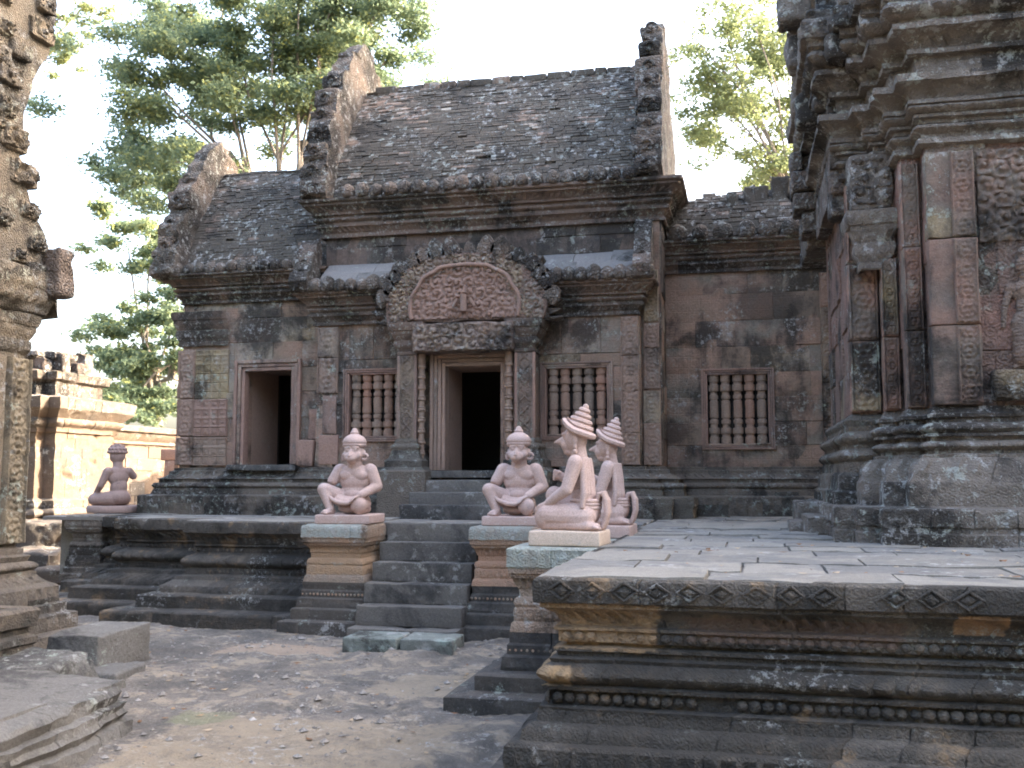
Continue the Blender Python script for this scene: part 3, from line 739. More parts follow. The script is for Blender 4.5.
sweep(mb, [(-2.3, 12.7), (-1.25, 12.7), (-1.25, 12.92), (-1.0, 12.92), (-1.0, 13.6), (2.0, 13.6)], BP, seg=.03, jit=.008, chip=.07, seed=104, groove=.014, orn=OB)
obj('base_moulding', mb, M['base'], hall, smooth=38)
mb = MB()   # walls
blockwall(mb, (-7.95, 15.6), (0, -1), 2.55, 1.74, 4.25, seed=201)
blockwall(mb, (-7.95, 13.05), (1, 0), 2.3, 1.74, 4.25, holes=[(.97, 1.79, 1.75, 3.17)], seed=203, thick=.3)
blockwall(mb, (-5.68, 13.05), (0, -1), .35, 1.74, 3.75, seed=205)
blockwall(mb, (-5.68, 12.7), (1, 0), 4.42, 1.74, 3.75, holes=[(.46, 1.27, 2.13, 3.02), (1.75, 2.85, 1.70, 3.20), (3.18, 4.02, 2.13, 3.03)], seed=207, thick=.45)
blockwall(mb, (-1.26, 12.7), (0, 1), .22, 1.74, 3.75, seed=208)
blockwall(mb, (-1.26, 12.92), (1, 0), .26, 1.74, 4.95, seed=209, bw=(.2, .4))
blockwall(mb, (-1.0, 12.92), (0, 1), .68, 1.74, 4.95, seed=211)
blockwall(mb, (-1.0, 13.6), (1, 0), 3.0, 1.74, 4.42, holes=[(.53, 1.36, 2.03, 3.0)], seed=213, thick=.3)
box(mb, -7.95, 2, 15.4, 15.6, 1.1, 5.0)
obj('wall', mb, M['wall'], hall, smooth=30)
mb = MB(); blockwall(mb, (-5.68, 12.93), (1, 0), 4.7, 4.1, 5.05, seed=215, rough=.012)
blockwall(mb, (-5.68, 15.5), (0, -1), 2.57, 3.6, 5.05, seed=216); blockwall(mb, (-.98, 12.93), (0, 1), 2.57, 4.0, 5.05, seed=217)
obj('upper_wall', mb, M['upper'], hall, smooth=30)
# rooms behind the doorways, their shade put into the dark colour
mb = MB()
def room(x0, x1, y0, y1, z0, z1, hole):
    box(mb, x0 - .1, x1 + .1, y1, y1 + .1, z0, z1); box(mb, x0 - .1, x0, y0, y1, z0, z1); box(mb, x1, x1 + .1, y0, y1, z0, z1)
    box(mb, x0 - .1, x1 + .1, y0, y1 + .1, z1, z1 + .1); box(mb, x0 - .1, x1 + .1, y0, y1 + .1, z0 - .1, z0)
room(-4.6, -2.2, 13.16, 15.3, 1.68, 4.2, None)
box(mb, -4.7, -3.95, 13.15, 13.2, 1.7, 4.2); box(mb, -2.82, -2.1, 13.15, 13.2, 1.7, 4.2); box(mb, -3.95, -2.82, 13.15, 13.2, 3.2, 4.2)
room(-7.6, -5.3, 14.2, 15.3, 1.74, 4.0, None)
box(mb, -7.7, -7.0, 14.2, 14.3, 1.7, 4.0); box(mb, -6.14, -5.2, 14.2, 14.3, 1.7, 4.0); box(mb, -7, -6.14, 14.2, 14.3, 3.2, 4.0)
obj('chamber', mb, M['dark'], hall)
mb = MB()   # deep passage of the left doorway
box(mb, -7.2, -6.985, 13.36, 14.2, 1.7, 3.4); box(mb, -6.155, -5.9, 13.36, 14.2, 1.7, 3.4); box(mb, -6.98, -6.16, 13.36, 14.2, 3.175, 3.4); box(mb, -6.98, -6.16, 13.36, 14.2, 1.6, 1.745)
obj('door_passage', mb, M['jamb'], hall)

def frame(x0, x1, z0, z1, y, w, bands=3, depth=.05, bottom=True, seed=0):
    """nested fillets round an opening, each band set a little deeper"""
    mb = MB(); bw = w / bands
    for i in range(bands):
        a = w - i * bw; yf = y - depth + i * depth / bands * .9
        X0, X1, Z0, Z1 = x0 - a, x1 + a, (z0 - a) if bottom else z0, z1 + a
        yb = y + .12
        c = bw - .004
        rbox((X0, yf, Z0), (X0 + c, yb, Z1), r=.006, seg=.15, amp=.004, seed=seed + i, mb=mb, chip=.03)
        rbox((X1 - c, yf, Z0), (X1, yb, Z1), r=.006, seg=.15, amp=.004, seed=seed + i + 7, mb=mb, chip=.03)
        rbox((X0 + c + .001, yf, Z1 - c), (X1 - c - .001, yb, Z1), r=.006, seg=.15, amp=.004, seed=seed + i + 13, mb=mb, chip=.03)
        if bottom: rbox((X0 + c + .001, yf, Z0), (X1 - c - .001, yb, Z0 + c), r=.006, seg=.15, amp=.004, seed=seed + i + 19, mb=mb, chip=.03)
    return mb
BAL = [(.052, 0), (.052, .05), (.043, .055), (.043, .075), (.054, .085), (.056, .11), (.05, .13), (.036, .137), (.036, .16), (.05, .17), (.053, .2), (.05, .22), (.04, .23), (.04, .30)]
def balprof(h):
    p = []; z = 0; i = 0
    seq = [(.052, .05), (.042, .02), (.056, .045), (.038, .025), (.047, .03), (.036, .012), (.046, .06)]
    half = []
    for r, d in seq:
        half += [(r, z + .002), (r * 1.03, z + d * .5), (r, z + d - .002)]; z += d
    k = (h / 2) / z; half = [(r * 1.27, q * k) for r, q in half]
    return half + [(r, h - q) for r, q in half[::-1]]
def window(x0, x1, z0, z1, y, w=.085, seed=0):
    win = obj('window', frame(x0, x1, z0, z1, y, w, 3, .035, seed=seed), M['plain'], hall, smooth=40)
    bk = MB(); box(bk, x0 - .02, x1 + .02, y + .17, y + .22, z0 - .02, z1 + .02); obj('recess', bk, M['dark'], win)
    me = None; n = 5; st_ = (x1 - x0) / n
    for i in range(n):
        m2 = lathe(balprof(z1 - z0 + .02), 14, b=h01(seed, i)); m2.jitter(.007, 9, seed + i)
        me = attr_mesh('baluster', m2, M['balus'], 45)
        inst('baluster', me, win, (x0 + st_ * (i + .5), y + .075, z0 - .01), rnd.uniform(0, 3))
window(-5.2, -4.43, 2.17, 2.99, 12.7, seed=301); window(-2.47, -1.69, 2.17, 3.01, 12.7, seed=311); window(-.45, .33, 2.06, 2.97, 13.6, seed=321)
# middle doorway
DX0, DX1 = -3.75, -3.02
df = obj('door_frame', frame(DX0, DX1, 1.70, 3.04, 12.42, .2, 4, .06, bottom=False, seed=331), M['jamb'], hall, smooth=40)
mb = MB(); box(mb, DX0 - .19, DX0 - .002, 12.545, 13.2, 1.7, 3.2); box(mb, DX1 + .002, DX1 + .19, 12.545, 13.2, 1.7, 3.2); box(mb, DX0 - .001, DX1 + .001, 12.545, 13.2, 3.045, 3.2)
obj('reveal', mb, M['jamb'], df)
mb = rbox((DX0 - .25, 12.28, 1.6), (DX1 + .25, 13.2, 1.695), r=.012, amp=.004, seed=335, chip=.03); obj('sill', mb, M['step'], df, smooth=40)
for k in range(3):
    obj('door_step', rbox((-4.0 - .06 * k, 12.28 - .2 * (k + 1), ZT - .02), (-2.72 + .06 * k, 12.29, 1.575 - .15 * k), r=.015, amp=.006, seed=337 + k, chip=.04), M['step'], hall, smooth=40)
# left doorway
obj('door_frame', frame(-6.93, -6.22, 1.79, 3.12, 13.05, .16, 3, .06, bottom=False, seed=341), M['plain'], hall, smooth=40)
obj('sill', rbox((-7.1, 12.86, 1.7), (-6.05, 13.4, 1.785), r=.012, amp=.006, seed=345, chip=.05), M['step'], hall, smooth=40)

# pilasters either side of the doorway, their capitals carrying the pediment
CAPP = [(0, 0), (.015, .01), (.015, .045), (0, .05), (.01, .06)] + arc(.01, .07, .05, .14, .015, 4) + [(.05, .145), (.05, .17), (.03, .175), (.06, .215), (.085, .25), (.085, .28), (.10, .285), (.12, .33), (.12, .37), (.10, .374)]
def pilaster(x0, x1, y, z0, z1, parent, capz=None, depth=.3, mat='scroll', seed=0, basep=True):
    p = obj('pilaster', rbox((x0, y, z0), (x1, y + depth, z1), r=.008, seg=.12, amp=.005, seed=seed, chip=.03), M[mat], parent, smooth=40)
    cv = MB(); relief(cv, (x0 + .02, y), (1, 0), x1 - x0 - .04, z0, z1 - .002, H_lozenge(x1 - x0 - .04, (x1 - x0) * .72, seed), .02, .011, .004, seed=seed, wear=.4); obj('carved_panel', cv, M['plain2'], p, smooth=60)
    rim = MB()
    rbox((x0 - .012, y - .012, z0), (x0 + .022, y + .05, z1), r=.006, seg=.15, amp=.003, seed=seed + 3, mb=rim); rbox((x1 - .022, y - .012, z0), (x1 + .012, y + .05, z1), r=.006, seg=.15, amp=.003, seed=seed + 4, mb=rim)
    obj('edge_fillet', rim, M['plain'], p, smooth=40)
    poly = [(x0, y), (x1, y), (x1, y + depth), (x0, y + depth)]
    if capz:
        k = (capz - z1) / .374; mb = MB(); sweep(mb, poly, [(o, z1 + z * k) for o, z in CAPP], closed=True, jit=.004, seg=.06, seed=seed + 1, blk=False, chip=.02)
        mb.add([(x0 - .1, y - .1, capz - .001), (x1 + .1, y - .1, capz - .001), (x1 + .1, y + depth, capz - .001), (x0 - .1, y + depth, capz - .001)], [(0, 1, 2, 3)])
        obj('capital', mb, M['cornice'], p, smooth=38)
    if basep:
        mb = MB(); sweep(mb, poly, [(.2, ZT - .02), (.2, z0 - .42), (.17, z0 - .4), (.13, z0 - .36), (.13, z0 - .28), (.09, z0 - .25), (.06, z0 - .15)] + arc(.06, z0 - .14, .05, z0 - .07, .02, 4) + [(.03, z0 - .06), (.03, z0 - .02), (.01, z0), (0, z0 + .02), (-.01, z0 + .021)], closed=True, jit=.006, seg=.06, seed=seed + 2, blk=False, chip=.04)
        obj('plinth', mb, M['base'], p, smooth=38)
    return p
pilaster(-4.34, -4.1, 12.24, 2.1, 3.18, hall, capz=3.6, seed=351); pilaster(-2.78, -2.54, 12.24, 2.1, 3.18, hall, capz=3.6, seed=356)
cp = [(.05, 0), (.05, .12)]
z = .12
for i in range(9): cp += [(.04, z + .002), (.04, z + .07), (.052, z + .078), (.058, z + .095), (.052, z + .112), (.046, z + .118), (.055, z + .128), (.046, z + .138)]; z += .14
cp += [(.05, z), (.05, 1.5)]
for x in (-4.04, -2.88):
    obj('colonette', lathe(cp, 10, (x, 12.3, 1.7)).jitter(.003, 9), M['balus'], hall, smooth=40)
obj('lintel', rbox((-4.12, 12.1, 3.2), (-2.78, 12.5, 3.575), r=.02, seg=.08, amp=.008, seed=361, chip=.05), M['lintel'], hall, smooth=40)
mb = MB(); relief(mb, (-4.1, 12.1), (1, 0), 1.3, 3.215, 3.56, H_fol(.172, 3), .036, .009, .0, seed=362, wear=.35); obj('foliage_relief', mb, M['plain2'], hall, smooth=60)
# pediment: lobed arch frame, tympanum, flame leaves
pc = -3.44
def lobes(w, h, z0, k=1.0, n=44):
    """half outline of a many lobed arch, then mirrored"""
    pts = []
    ctrl = [(1.0, 0), (1.03, .14), (1.03, .30), (.985, .46), (.90, .58), (.86, .64), (.80, .76), (.66, .85), (.585, .88), (.46, .955), (.25, .985), (0, 1.0)]
    def cat(i, t):
        p = [ctrl[max(0, min(len(ctrl) - 1, i + q))] for q in (-1, 0, 1, 2)]
        return tuple(.5 * ((2 * p[1][d]) + (-p[0][d] + p[2][d]) * t + (2 * p[0][d] - 5 * p[1][d] + 4 * p[2][d] - p[3][d]) * t * t + (-p[0][d] + 3 * p[1][d] - 3 * p[2][d] + p[3][d]) * t ** 3) for d in (0, 1))
    for i in range(len(ctrl) - 1):
        for t in (0, .25, .5, .75): pts.append(cat(i, t))
    pts.append(ctrl[-1])
    Rr = [(pc + x * w, z0 + y * h) for x, y in pts]; Ll = [(pc - x * w, z0 + y * h) for x, y in pts[:-1]][::-1]
    return Rr + Ll
ped = obj('pediment', extrude(lobes(1.03, .88, 3.605), 12.2, 12.62, 'y', amp=.02, seed=3), M['lintel'], hall, smooth=35)
def inside(poly):
    def f(x, z):
        c = False
        for (xa, za), (xb, zb) in zip(poly, poly[1:] + poly[:1]):
            if (za > z) != (zb > z) and x < (xb - xa) * (z - za) / (zb - za) + xa: c = not c
        return c
    return f
mb = MB(); relief(mb, (pc - .72, 12.2), (1, 0), 1.44, 3.625, 4.32, H_fol(.14, 9), .028, .008, .012, seed=366, wear=.3, mask=inside(lobes(.69, .68, 3.63))); obj('tympanum', mb, M['rosecarve2'], ped, smooth=60)
mb = MB(); relief(mb, (pc - 1.03, 12.2), (1, 0), 2.06, 3.61, 4.49, H_fol(.12, 12), .035, .010, .006, seed=368, wear=.4, mask=lambda x, z, A=inside(lobes(1.02, .87, 3.605)), B=inside(lobes(.66, .66, 3.60)): A(x, z) and not B(x, z)); obj('arch_carving', mb, M['plain2'], ped, smooth=60)
# jagged border of flame leaves round the arch
ol2 = lobes(1.13, .97, 3.605); jag = []
for i in range(len(ol2) - 1):
    for t in (0, .5):
        x, z = ol2[i][0] * (1 - t) + ol2[i + 1][0] * t, ol2[i][1] * (1 - t) + ol2[i + 1][1] * t
        k = .085 * math.sin((i + t) * 2.2) + .05 * nz((x * 9, z * 9, 0), 1, 4); v = Vector((x - pc, z - 3.6)); v = v * (1 + k); jag.append((pc + v.x, max(3.606, 3.6 + v.y)))
obj('flame_border', extrude(jag, 12.27, 12.55, 'y', amp=.02, seed=13, fill=.03), M['gable'], ped, smooth=35)
def arch_tube(w, h, z0, r, y, nm, mat):
    mb = MB(); pts = [(x, y, z) for x, z in lobes(w, h, z0)]; tube(mb, pts, [r] * len(pts), 8); mb.jitter(.006, 9); obj(nm, mb, M[mat], ped, smooth=60)
arch_tube(.70, .69, 3.64, .028, 12.17, 'arch_band', 'plain')
mb = MB()   # small worn central figure
for (p0, p1, r0, r1) in (((pc, 12.15, 3.72), (pc, 12.14, 3.94), .05, .04), ((pc, 12.14, 3.96), (pc, 12.135, 4.0), .042, .028), ((pc - .08, 12.15, 3.88), (pc - .14, 12.15, 3.78), .026, .02), ((pc + .08, 12.15, 3.88), (pc + .14, 12.15, 3.78), .026, .02)):
    tube(mb, [p0, p1], [r0, r1], 8)
obj('relief_figure', mb, M['rosecarve2'], ped, smooth=60)
LEAF = [(-.5, 0), (-.54, .3), (-.5, .55), (-.33, .84), (-.08, 1.02), (.1, 1.04), (.32, .84), (.5, .55), (.54, .28), (.5, 0)]
def flame(x, z, y, wd, ht_, tilt, seed):
    m2 = extrude([(a * wd, b * ht_) for a, b in LEAF], -.06, .09, 'y', amp=.006, seed=seed, b=h01(seed))
    extrude([(a * wd * .6, b * ht_ * .72 + .02) for a, b in LEAF], -.085, -.055, 'y', amp=.004, seed=seed + 1, b=h01(seed), mb=m2)
    extrude([(a * wd * .3, b * ht_ * .45 + .04) for a, b in LEAF], -.11, -.08, 'y', seed=seed + 2, b=h01(seed), mb=m2)
    return m2.xform(Matrix.Translation((x, y, z)) @ Matrix.Rotation(tilt, 4, 'Y'))
ol = lobes(1.03, .88, 3.605); L0 = len(ol)
k = 0
for fi in (.10, .155, .21, .27, .33, .385, .425, .465, .535, .575, .615, .67, .73, .79, .845, .90):
    i = int(fi * (L0 - 1)); x, z = ol[i]; tlt = (x - pc) * .55
    if .34 < fi < .40: ht_ = .12
    else: ht_ = .34 if .4 < fi < .6 else .26
    obj('flame_leaf', flame(x, z - .05, 12.27, .21, ht_ * .85, tlt, 400 + k), M['gable'], ped, smooth=35); k += 1

# cornices
def CORN(z0, h, o):
    P = [(0, 0), (.11, .01), (.11, .06), (.03, .075), (.03, .13)] + arc(.05, .14, .26, .27, -.03, 4) + [(.32, .28), (.32, .34), (.22, .355), (.22, .40)]
    P += arc(.28, .42, .30, .53, .10, 5) + [(.26, .54), (.26, .58), (.44, .60), (.44, .65)] + arc(.46, .66, .78, .81, -.05, 4) + [(.84, .82), (.84, .88), (.94, .89), (1.0, .92), (1.0, .985), (-.3, 1.0)]
    return [(x * o, z0 + z * h) for x, z in P]
BUD = [(.01, 0), (.07, .0), (.088, .025), (.098, .06), (.094, .095), (.075, .125), (.045, .145), (.018, .157), (0, .16)]
budme = attr_mesh('lotus_bud', lathe(BUD, 12), M['gable'], 60)
def cornice(path, z0, h, o, seed, buds=None, bscale=1.0, mat='cornice', skip=0.0, by=None):
    mb = MB(); sweep(mb, path, CORN(z0, h, o), seg=.026, jit=.008, chip=.08, seed=seed, groove=.014, orn=((z0 + h * .14, z0 + h * .27, .08, .014, 'leaf'), (z0 + h * .42, z0 + h * .53, .09, .018, 'petal'), (z0 + h * .66, z0 + h * .81, .085, .018, 'leaf'), (z0 + h * .9, z0 + h * .985, .06, .008, 'dent')))
    c = obj('cornice', mb, M[mat], hall, smooth=38)
    if buds:
        x0, x1, y, stp = buds; n = int(round((x1 - x0) / stp))
        for i in range(n):
            if h01(seed, i, 'sk') < skip: continue
            s = 1.18 * bscale * (.9 + .2 * h01(seed, i, 's'))
            inst('lotus_bud', budme, c, (x0 + stp * (i + .5), y - .035, z0 + h - .012), h01(seed, i) * 6, (s, s * .8, s * (.9 + .25 * h01(seed, i, 'z'))))
    return c
cornice([(-5.7, 13.1), (-5.7, 12.68), (-4.45, 12.68)], 3.68, .44, .24, 501, (-5.85, -4.5, 12.5, .165), 1.0)
cornice([(-2.45, 12.68), (-1.27, 12.68), (-1.27, 13.0)], 3.68, .44, .24, 503, (-2.38, -1.1, 12.5, .165), 1.0)
cornice([(-7.97, 15.2), (-7.97, 13.03), (-5.6, 13.03)], 4.12, .42, .27, 505, (-8.0, -5.95, 12.85, .17), .9)
cornice([(-1.02, 13.58), (2.1, 13.58)], 4.36, .42, .26, 507, (-.95, 1.5, 13.42, .3), 1.3, skip=.1)
cornice([(-5.72, 14.5), (-5.72, 12.9), (-.95, 12.9), (-.95, 14.5)], 4.95, .52, .27, 509, (-5.35, -1.35, 12.7, .205), 1.0)

# half vaults over the window bays: two rows of big smooth slabs
for (x0, x1, sd) in ((-5.62, -4.05, 521), (-2.85, -1.3, 527)):
    mb = MB(); rg = random.Random(sd)
    for (ya, za, yb, zb) in ((12.52, 4.13, 12.68, 4.40), (12.66, 4.37, 12.93, 4.58)):
        x = x0
        while x < x1 - .05:
            xe = min(x1, x + rg.uniform(.5, .8))
            if x1 - xe < .25: xe = x1
            e = rg.uniform(-.012, .012); o = len(mb.v)
            n = 6
            for i in range(n + 1):
                for (t, dz) in ((0, -.06), (0.02, 0), (.5, .02), (.98, .0), (1, -.06)):
                    xx = x + .004 + (xe - x - .008) * i / n; p = (xx, ya, za)
                    mb.v.append((xx, ya + (yb - ya) * t + nz(p, 4, sd) * .008, za + (zb - za) * t + dz + e + nz(p, 5, sd + t) * .01))
            val = rg.random()
            for i in range(n):
                for j in range(4): mb.face((o + i * 5 + j, o + (i + 1) * 5 + j, o + (i + 1) * 5 + j + 1, o + i * 5 + j + 1), val)
            x = xe
    box(mb, x0, x1, 12.75, 12.95, 4.0, 4.3)
    obj('half_vault', mb, M['slab'], hall, smooth=40)

# brick vaults
def vault(x0, x1, ye, ze, yr, zr, seed, bh=.052, bl=(.11, .26), bulge=.10, ragged=0.0, holes=.012):
    mb = MB(); rg = random.Random(seed); L = math.hypot(yr - ye, zr - ze); n = int(L / bh)
    def at(t):
        b = math.sin(t * math.pi) * bulge; nx, nzv = -(zr - ze) / L, (yr - ye) / L
        return ye + (yr - ye) * t + nx * b, ze + (zr - ze) * t + nzv * b
    for r in range(n):
        t0, t1 = r / n, (r + 1) / n; (ya, za), (yb, zb) = at(t0), at(t1)
        dy, dz = yb - ya, zb - za; l = math.hypot(dy, dz); ny_, nz_ = -dz / l, dy / l
        x = x0 - rg.uniform(0, .2); rowoff = rg.uniform(-.003, .003)
        while x < x1:
            xe = min(x1, x + rg.uniform(*bl)); xs = max(x0, x)
            if xe - xs > .03:
                top = t1 if not ragged else t1 + ragged * (nz((xs * 1.3, seed, 0), 1.2, seed) + .4 * nz((xs * 4, seed, 0), 1, seed))
                if not (ragged and top > .95) and rg.random() > holes:
                    e = rowoff + rg.gauss(0, .003) + nz((xs, ya, za), 1.3, seed) * .05; q = rg.random(); val = q * .62
                    # broken bare patches of lighter brick and mortar
                    pt = nz((xs, 0, r * bh), 1.6, seed + 20)
                    if pt > .24 and rg.random() < .7: val = .55 + .45 * rg.random()
                    elif rg.random() < .04: val = .9 + .1 * rg.random()
                    g = .004
                    def P(xx, a, d): return (xx, ya + dy * a + ny_ * d, za + dz * a + nz_ * d)
                    j = [rg.gauss(0, .003) for _ in range(8)]
                    v = [P(xs + g, .06, e + j[0]), P(xe - g, .06, e + j[1]), P(xe - g, .94, e + j[2]), P(xs + g, .94, e + j[3]), P(xs + g, .02, -.08), P(xe - g, .02, -.08), P(xe - g, .98, -.08), P(xs + g, .98, -.08)]
                    mb.add(v, [(0, 1, 2, 3), (4, 7, 6, 5), (0, 4, 5, 1), (1, 5, 6, 2), (2, 6, 7, 3), (3, 7, 4, 0)], val)
            x = xe
    # solid core under the bricks
    o = len(mb.v); K = 10
    for xx in (x0, x1):
        for i in range(K + 1):
            y, z = at(i / K * (.80 if ragged else 1)); mb.v.append((xx, y + .03, z - .045))
    for i in range(K): mb.face((o + i, o + K + 1 + i, o + K + 2 + i, o + i + 1), .1)
    o = len(mb.v)   # back slope
    zt = zr if not ragged else ze + (zr - ze) * .75
    mb.add([(x0, yr - .06, zt - .05), (x1, yr - .06, zt - .05), (x1, 2 * yr - ye, ze), (x0, 2 * yr - ye, ze)], [(0, 1, 2, 3)], .1)
    for xx in (x0 + .01, x1 - .01):
        mb.add([(xx, ye + .05, ze - .05), (xx, yr, zt - .08), (xx, 2 * yr - ye, ze)], [(0, 1, 2)], .1)
    return mb
ro = obj('roof', vault(-5.6, -1.2, 12.76, 5.45, 14.25, 7.62, 601), M['brick'], hall)
mb = MB(); rg = random.Random(6)
x = -5.45
while x < -1.3:
    l = rg.uniform(.16, .4); zz = 7.59 + nz((x, 0, 0), 1.5) * .03
    rbox((x, 14.16, zz - .08), (x + l - .01, 14.42, zz + rg.uniform(.03, .045)), r=.02, seg=.1, amp=.012, seed=int(x * 100), mb=mb); x += l
obj('ridge', mb, M['brick'], ro, smooth=45)
obj('roof', vault(-8.0, -5.7, 12.95, 4.52, 14.2, 6.45, 611), M['brick'], hall)
obj('roof', vault(-.95, 2.0, 13.5, 4.78, 14.15, 5.62, 621, bh=.075, ragged=.6, bulge=.10), M['brick'], hall)
mb = MB(); rg = random.Random(66)
for i in range(11):   # broken blocks left along the top of the fallen vault
    x = -.75 + i * .2 + rg.uniform(-.05, .05); hgt = rg.uniform(.06, .2) + (.12 if i in (4, 6, 8) else 0)
    rbox((x, 13.8, 5.15), (x + rg.uniform(.12, .26), 14.2, 5.36 + hgt * 1.4 + (.0 if i > 2 else -.22)), r=.03, seg=.07, amp=.02, seed=700 + i, chip=.12, mb=mb)
obj('broken_vault_edge', mb, M['brick'], hall, smooth=40)

# gable ends (pediments seen edge on) with scrolls and flames down their front edge
def gable(x0, x1, pts, yc, seed, mat='gable', steps=True):
    full = pts + [(2 * yc - y, z) for y, z in pts[::-1]]
    gm = extrude(full, x0, x1, 'x', amp=.08, seed=seed, b=.5, fill=.05); xc = (x0 + x1) / 2; zl, zh = pts[0][1], pts[-1][1]
    gm.v = [(xc + (x - xc) * (1.05 - .42 * max(0, (z - zl) / (zh - zl))) + nz((x, y, z), 4, seed) * .03, y, z) for x, y, z in gm.v]
    gb = obj('gable', gm, M[mat], hall, smooth=35)
    return gb
G1 = [(12.72, 5.42), (12.60, 5.5), (12.58, 5.72), (12.70, 5.95), (12.66, 6.1), (12.82, 6.45), (12.80, 6.55), (13.0, 6.85), (13.05, 7.1), (13.3, 7.35), (13.34, 7.55), (13.6, 7.85), (13.66, 7.98), (13.9, 8.2), (14.1, 8.33)]
gl = gable(-5.93, -5.56, [(y, z if z < 7 else 7 + (z - 7) * .97) for y, z in G1], 14.25, 801)
gr = gable(-1.28, -.93, [(y, z if z < 7 else 7 + (z - 7) * .9) for y, z in G1], 14.25, 803)
gw = gable(-8.3, -7.95, [(12.85, 4.5), (12.72, 4.55), (12.74, 4.85), (12.9, 5.05), (12.88, 5.2), (13.1, 5.6), (13.08, 5.7), (13.35, 6.1), (13.5, 6.3), (13.55, 6.45), (13.85, 6.75), (14.05, 6.9)], 14.2, 805)
# stacked worn blocks up the front edges
def edge_blocks(gb, x0, x1, pts, seed):
    rg = random.Random(seed)
    for i, (y, z) in enumerate(pts):
        a = rg.uniform(-.03, .03); mb = rbox((x0 - .02 + a, y - .06, z), (x1 + .02 - a, y + .2, z + rg.uniform(.16, .28)), r=.05, seg=.05, amp=.02, seed=seed + i, chip=.14)
        sx = (x0 + x1) / 2
        for k in range(2):   # little scroll on the face
            rr = .09 - .03 * k; pp = [(sx + math.cos(t * .6) * rr * (1 - t / 14), y - .075, z + .11 + math.sin(t * .6) * rr * (1 - t / 14)) for t in range(11)]
            if k == 0: tube(mb, pp, [.022] * 11, 6, b=rg.random())
        obj('edge_block', mb, M['gable'], gb, smooth=40)
edge_blocks(gl, -5.95, -5.62, [(12.66, 5.5), (12.68, 5.76), (12.74, 6.05), (12.84, 6.35), (12.95, 6.65), (13.1, 6.95), (13.3, 7.3)], 821)
edge_blocks(gr, -1.3, -.98, [(12.66, 5.5), (12.68, 5.76), (12.74, 6.05), (12.86, 6.4), (13.0, 6.72), (13.12, 7.0), (13.32, 7.35), (13.6, 7.75)], 841)
edge_blocks(gw, -8.3, -8.0, [(12.8, 4.55), (12.86, 4.85), (13.0, 5.2), (13.15, 5.6), (13.4, 6.0)], 861)
# rearing serpent ends of the low half vaults
def naga(x0, x1, y, z, s, seed):
    pts = [(y - .02, z), (y - .14 * s, z + .02), (y - .2 * s, z + .16 * s), (y - .13 * s, z + .3 * s), (y - .05 * s, z + .33 * s), (y + .02 * s, z + .5 * s), (y + .16 * s, z + .75 * s), (y + .26 * s, z + .84 * s), (y + .36 * s, z + .8 * s), (y + .4 * s, z)]
    mb = extrude(pts, x0, x1, 'x', amp=.015, seed=seed, b=.8)
    for k in range(3):
        c = (y - .1 * s + .1 * k * s, z + .12 * s + .17 * k * s)
        pp = [((x0 + x1) / 2 + math.cos(t * .6) * .06 * (1 - t / 15), c[0] - .07 * s, c[1] + math.sin(t * .6) * .07 * (1 - t / 15)) for t in range(11)]
        tube(mb, pp, [.018] * 11, 6, b=.9)
    return obj('serpent_end', mb, M['gable'], hall, smooth=40)
naga(-5.95, -5.7, 12.5, 4.1, .95, 881); naga(-1.3, -1.08, 12.5, 4.1, 1.0, 883); naga(-4.55, -4.42, 12.45, 4.05, .5, 885); naga(-8.34, -8.02, 12.85, 4.5, .6, 887)

# carved corner strips
def strip(x0, x1, y, z0, z1, mat='scroll', seed=0, d=.05):
    if mat in ('scroll', 'tapes'):
        mb = MB(); relief(mb, (x0, y), (1, 0), x1 - x0, z0, z1, H_scroll(x1 - x0, (x1 - x0) * .95, seed) if mat == 'scroll' else H_tap((x1 - x0) / 4, seed), .026 if mat == 'scroll' else .018, .012, d - .02, seed=seed, block=.5, wear=.45)
        obj('carved_strip', mb, M['plain2' if mat == 'scroll' else 'plain3'], hall, smooth=60); return
    obj('carved_strip', rbox((x0, y - d, z0), (x1, y + .05, z1), r=.008, seg=.1, amp=.006, seed=seed, chip=.05), M[mat], hall, smooth=40)
strip(-5.66, -5.36, 12.69, 2.75, 3.66, seed=901); strip(-5.62, -5.34, 12.69, 1.78, 2.18, 'plain', 902, d=.03); strip(-5.58, -5.38, 12.69, 2.2, 2.72, 'plain', 922, d=.015)
strip(-1.5, -1.27, 12.69, 1.76, 3.66, seed=903); strip(-1.24, -1.02, 12.91, 1.76, 2.72, seed=904); strip(-1.23, -1.03, 12.91, 2.74, 3.6, seed=905, d=.035); strip(-1.22, -1.03, 12.91, 3.62, 4.3, seed=906, d=.04)
M['tapes'] = stone('tapestry_carved_sandstone', [(.28, .16, .13), (.30, .18, .14), (.25, .2, .14), (.36, .27, .14)], dark=.2, lich=.2, carve='lattice', cscale=6.2, cdepth=.012, streak=.5)
strip(-7.99, -7.73, 13.04, 2.2, 3.45, seed=907); strip(-7.72, -7.2, 13.04, 2.2, 3.45, 'tapes', 908, d=.04)
strip(-7.99, -7.73, 13.04, 1.78, 2.19, seed=909, d=.055); strip(-7.72, -7.2, 13.04, 1.78, 2.19, 'tapes', 910, d=.035)
strip(1.02, 1.2, 13.59, 1.76, 4.3, seed=911); 
mb = MB(); sweep(mb, [(-7.99, 13.4), (-7.99, 13.02), (-7.2, 13.02)], [(o * .8, 3.5 + z * 1.35) for o, z in CAPP], seg=.06, jit=.005, seed=913, blk=False); obj('corner_capital', mb, M['cornice'], hall, smooth=38)
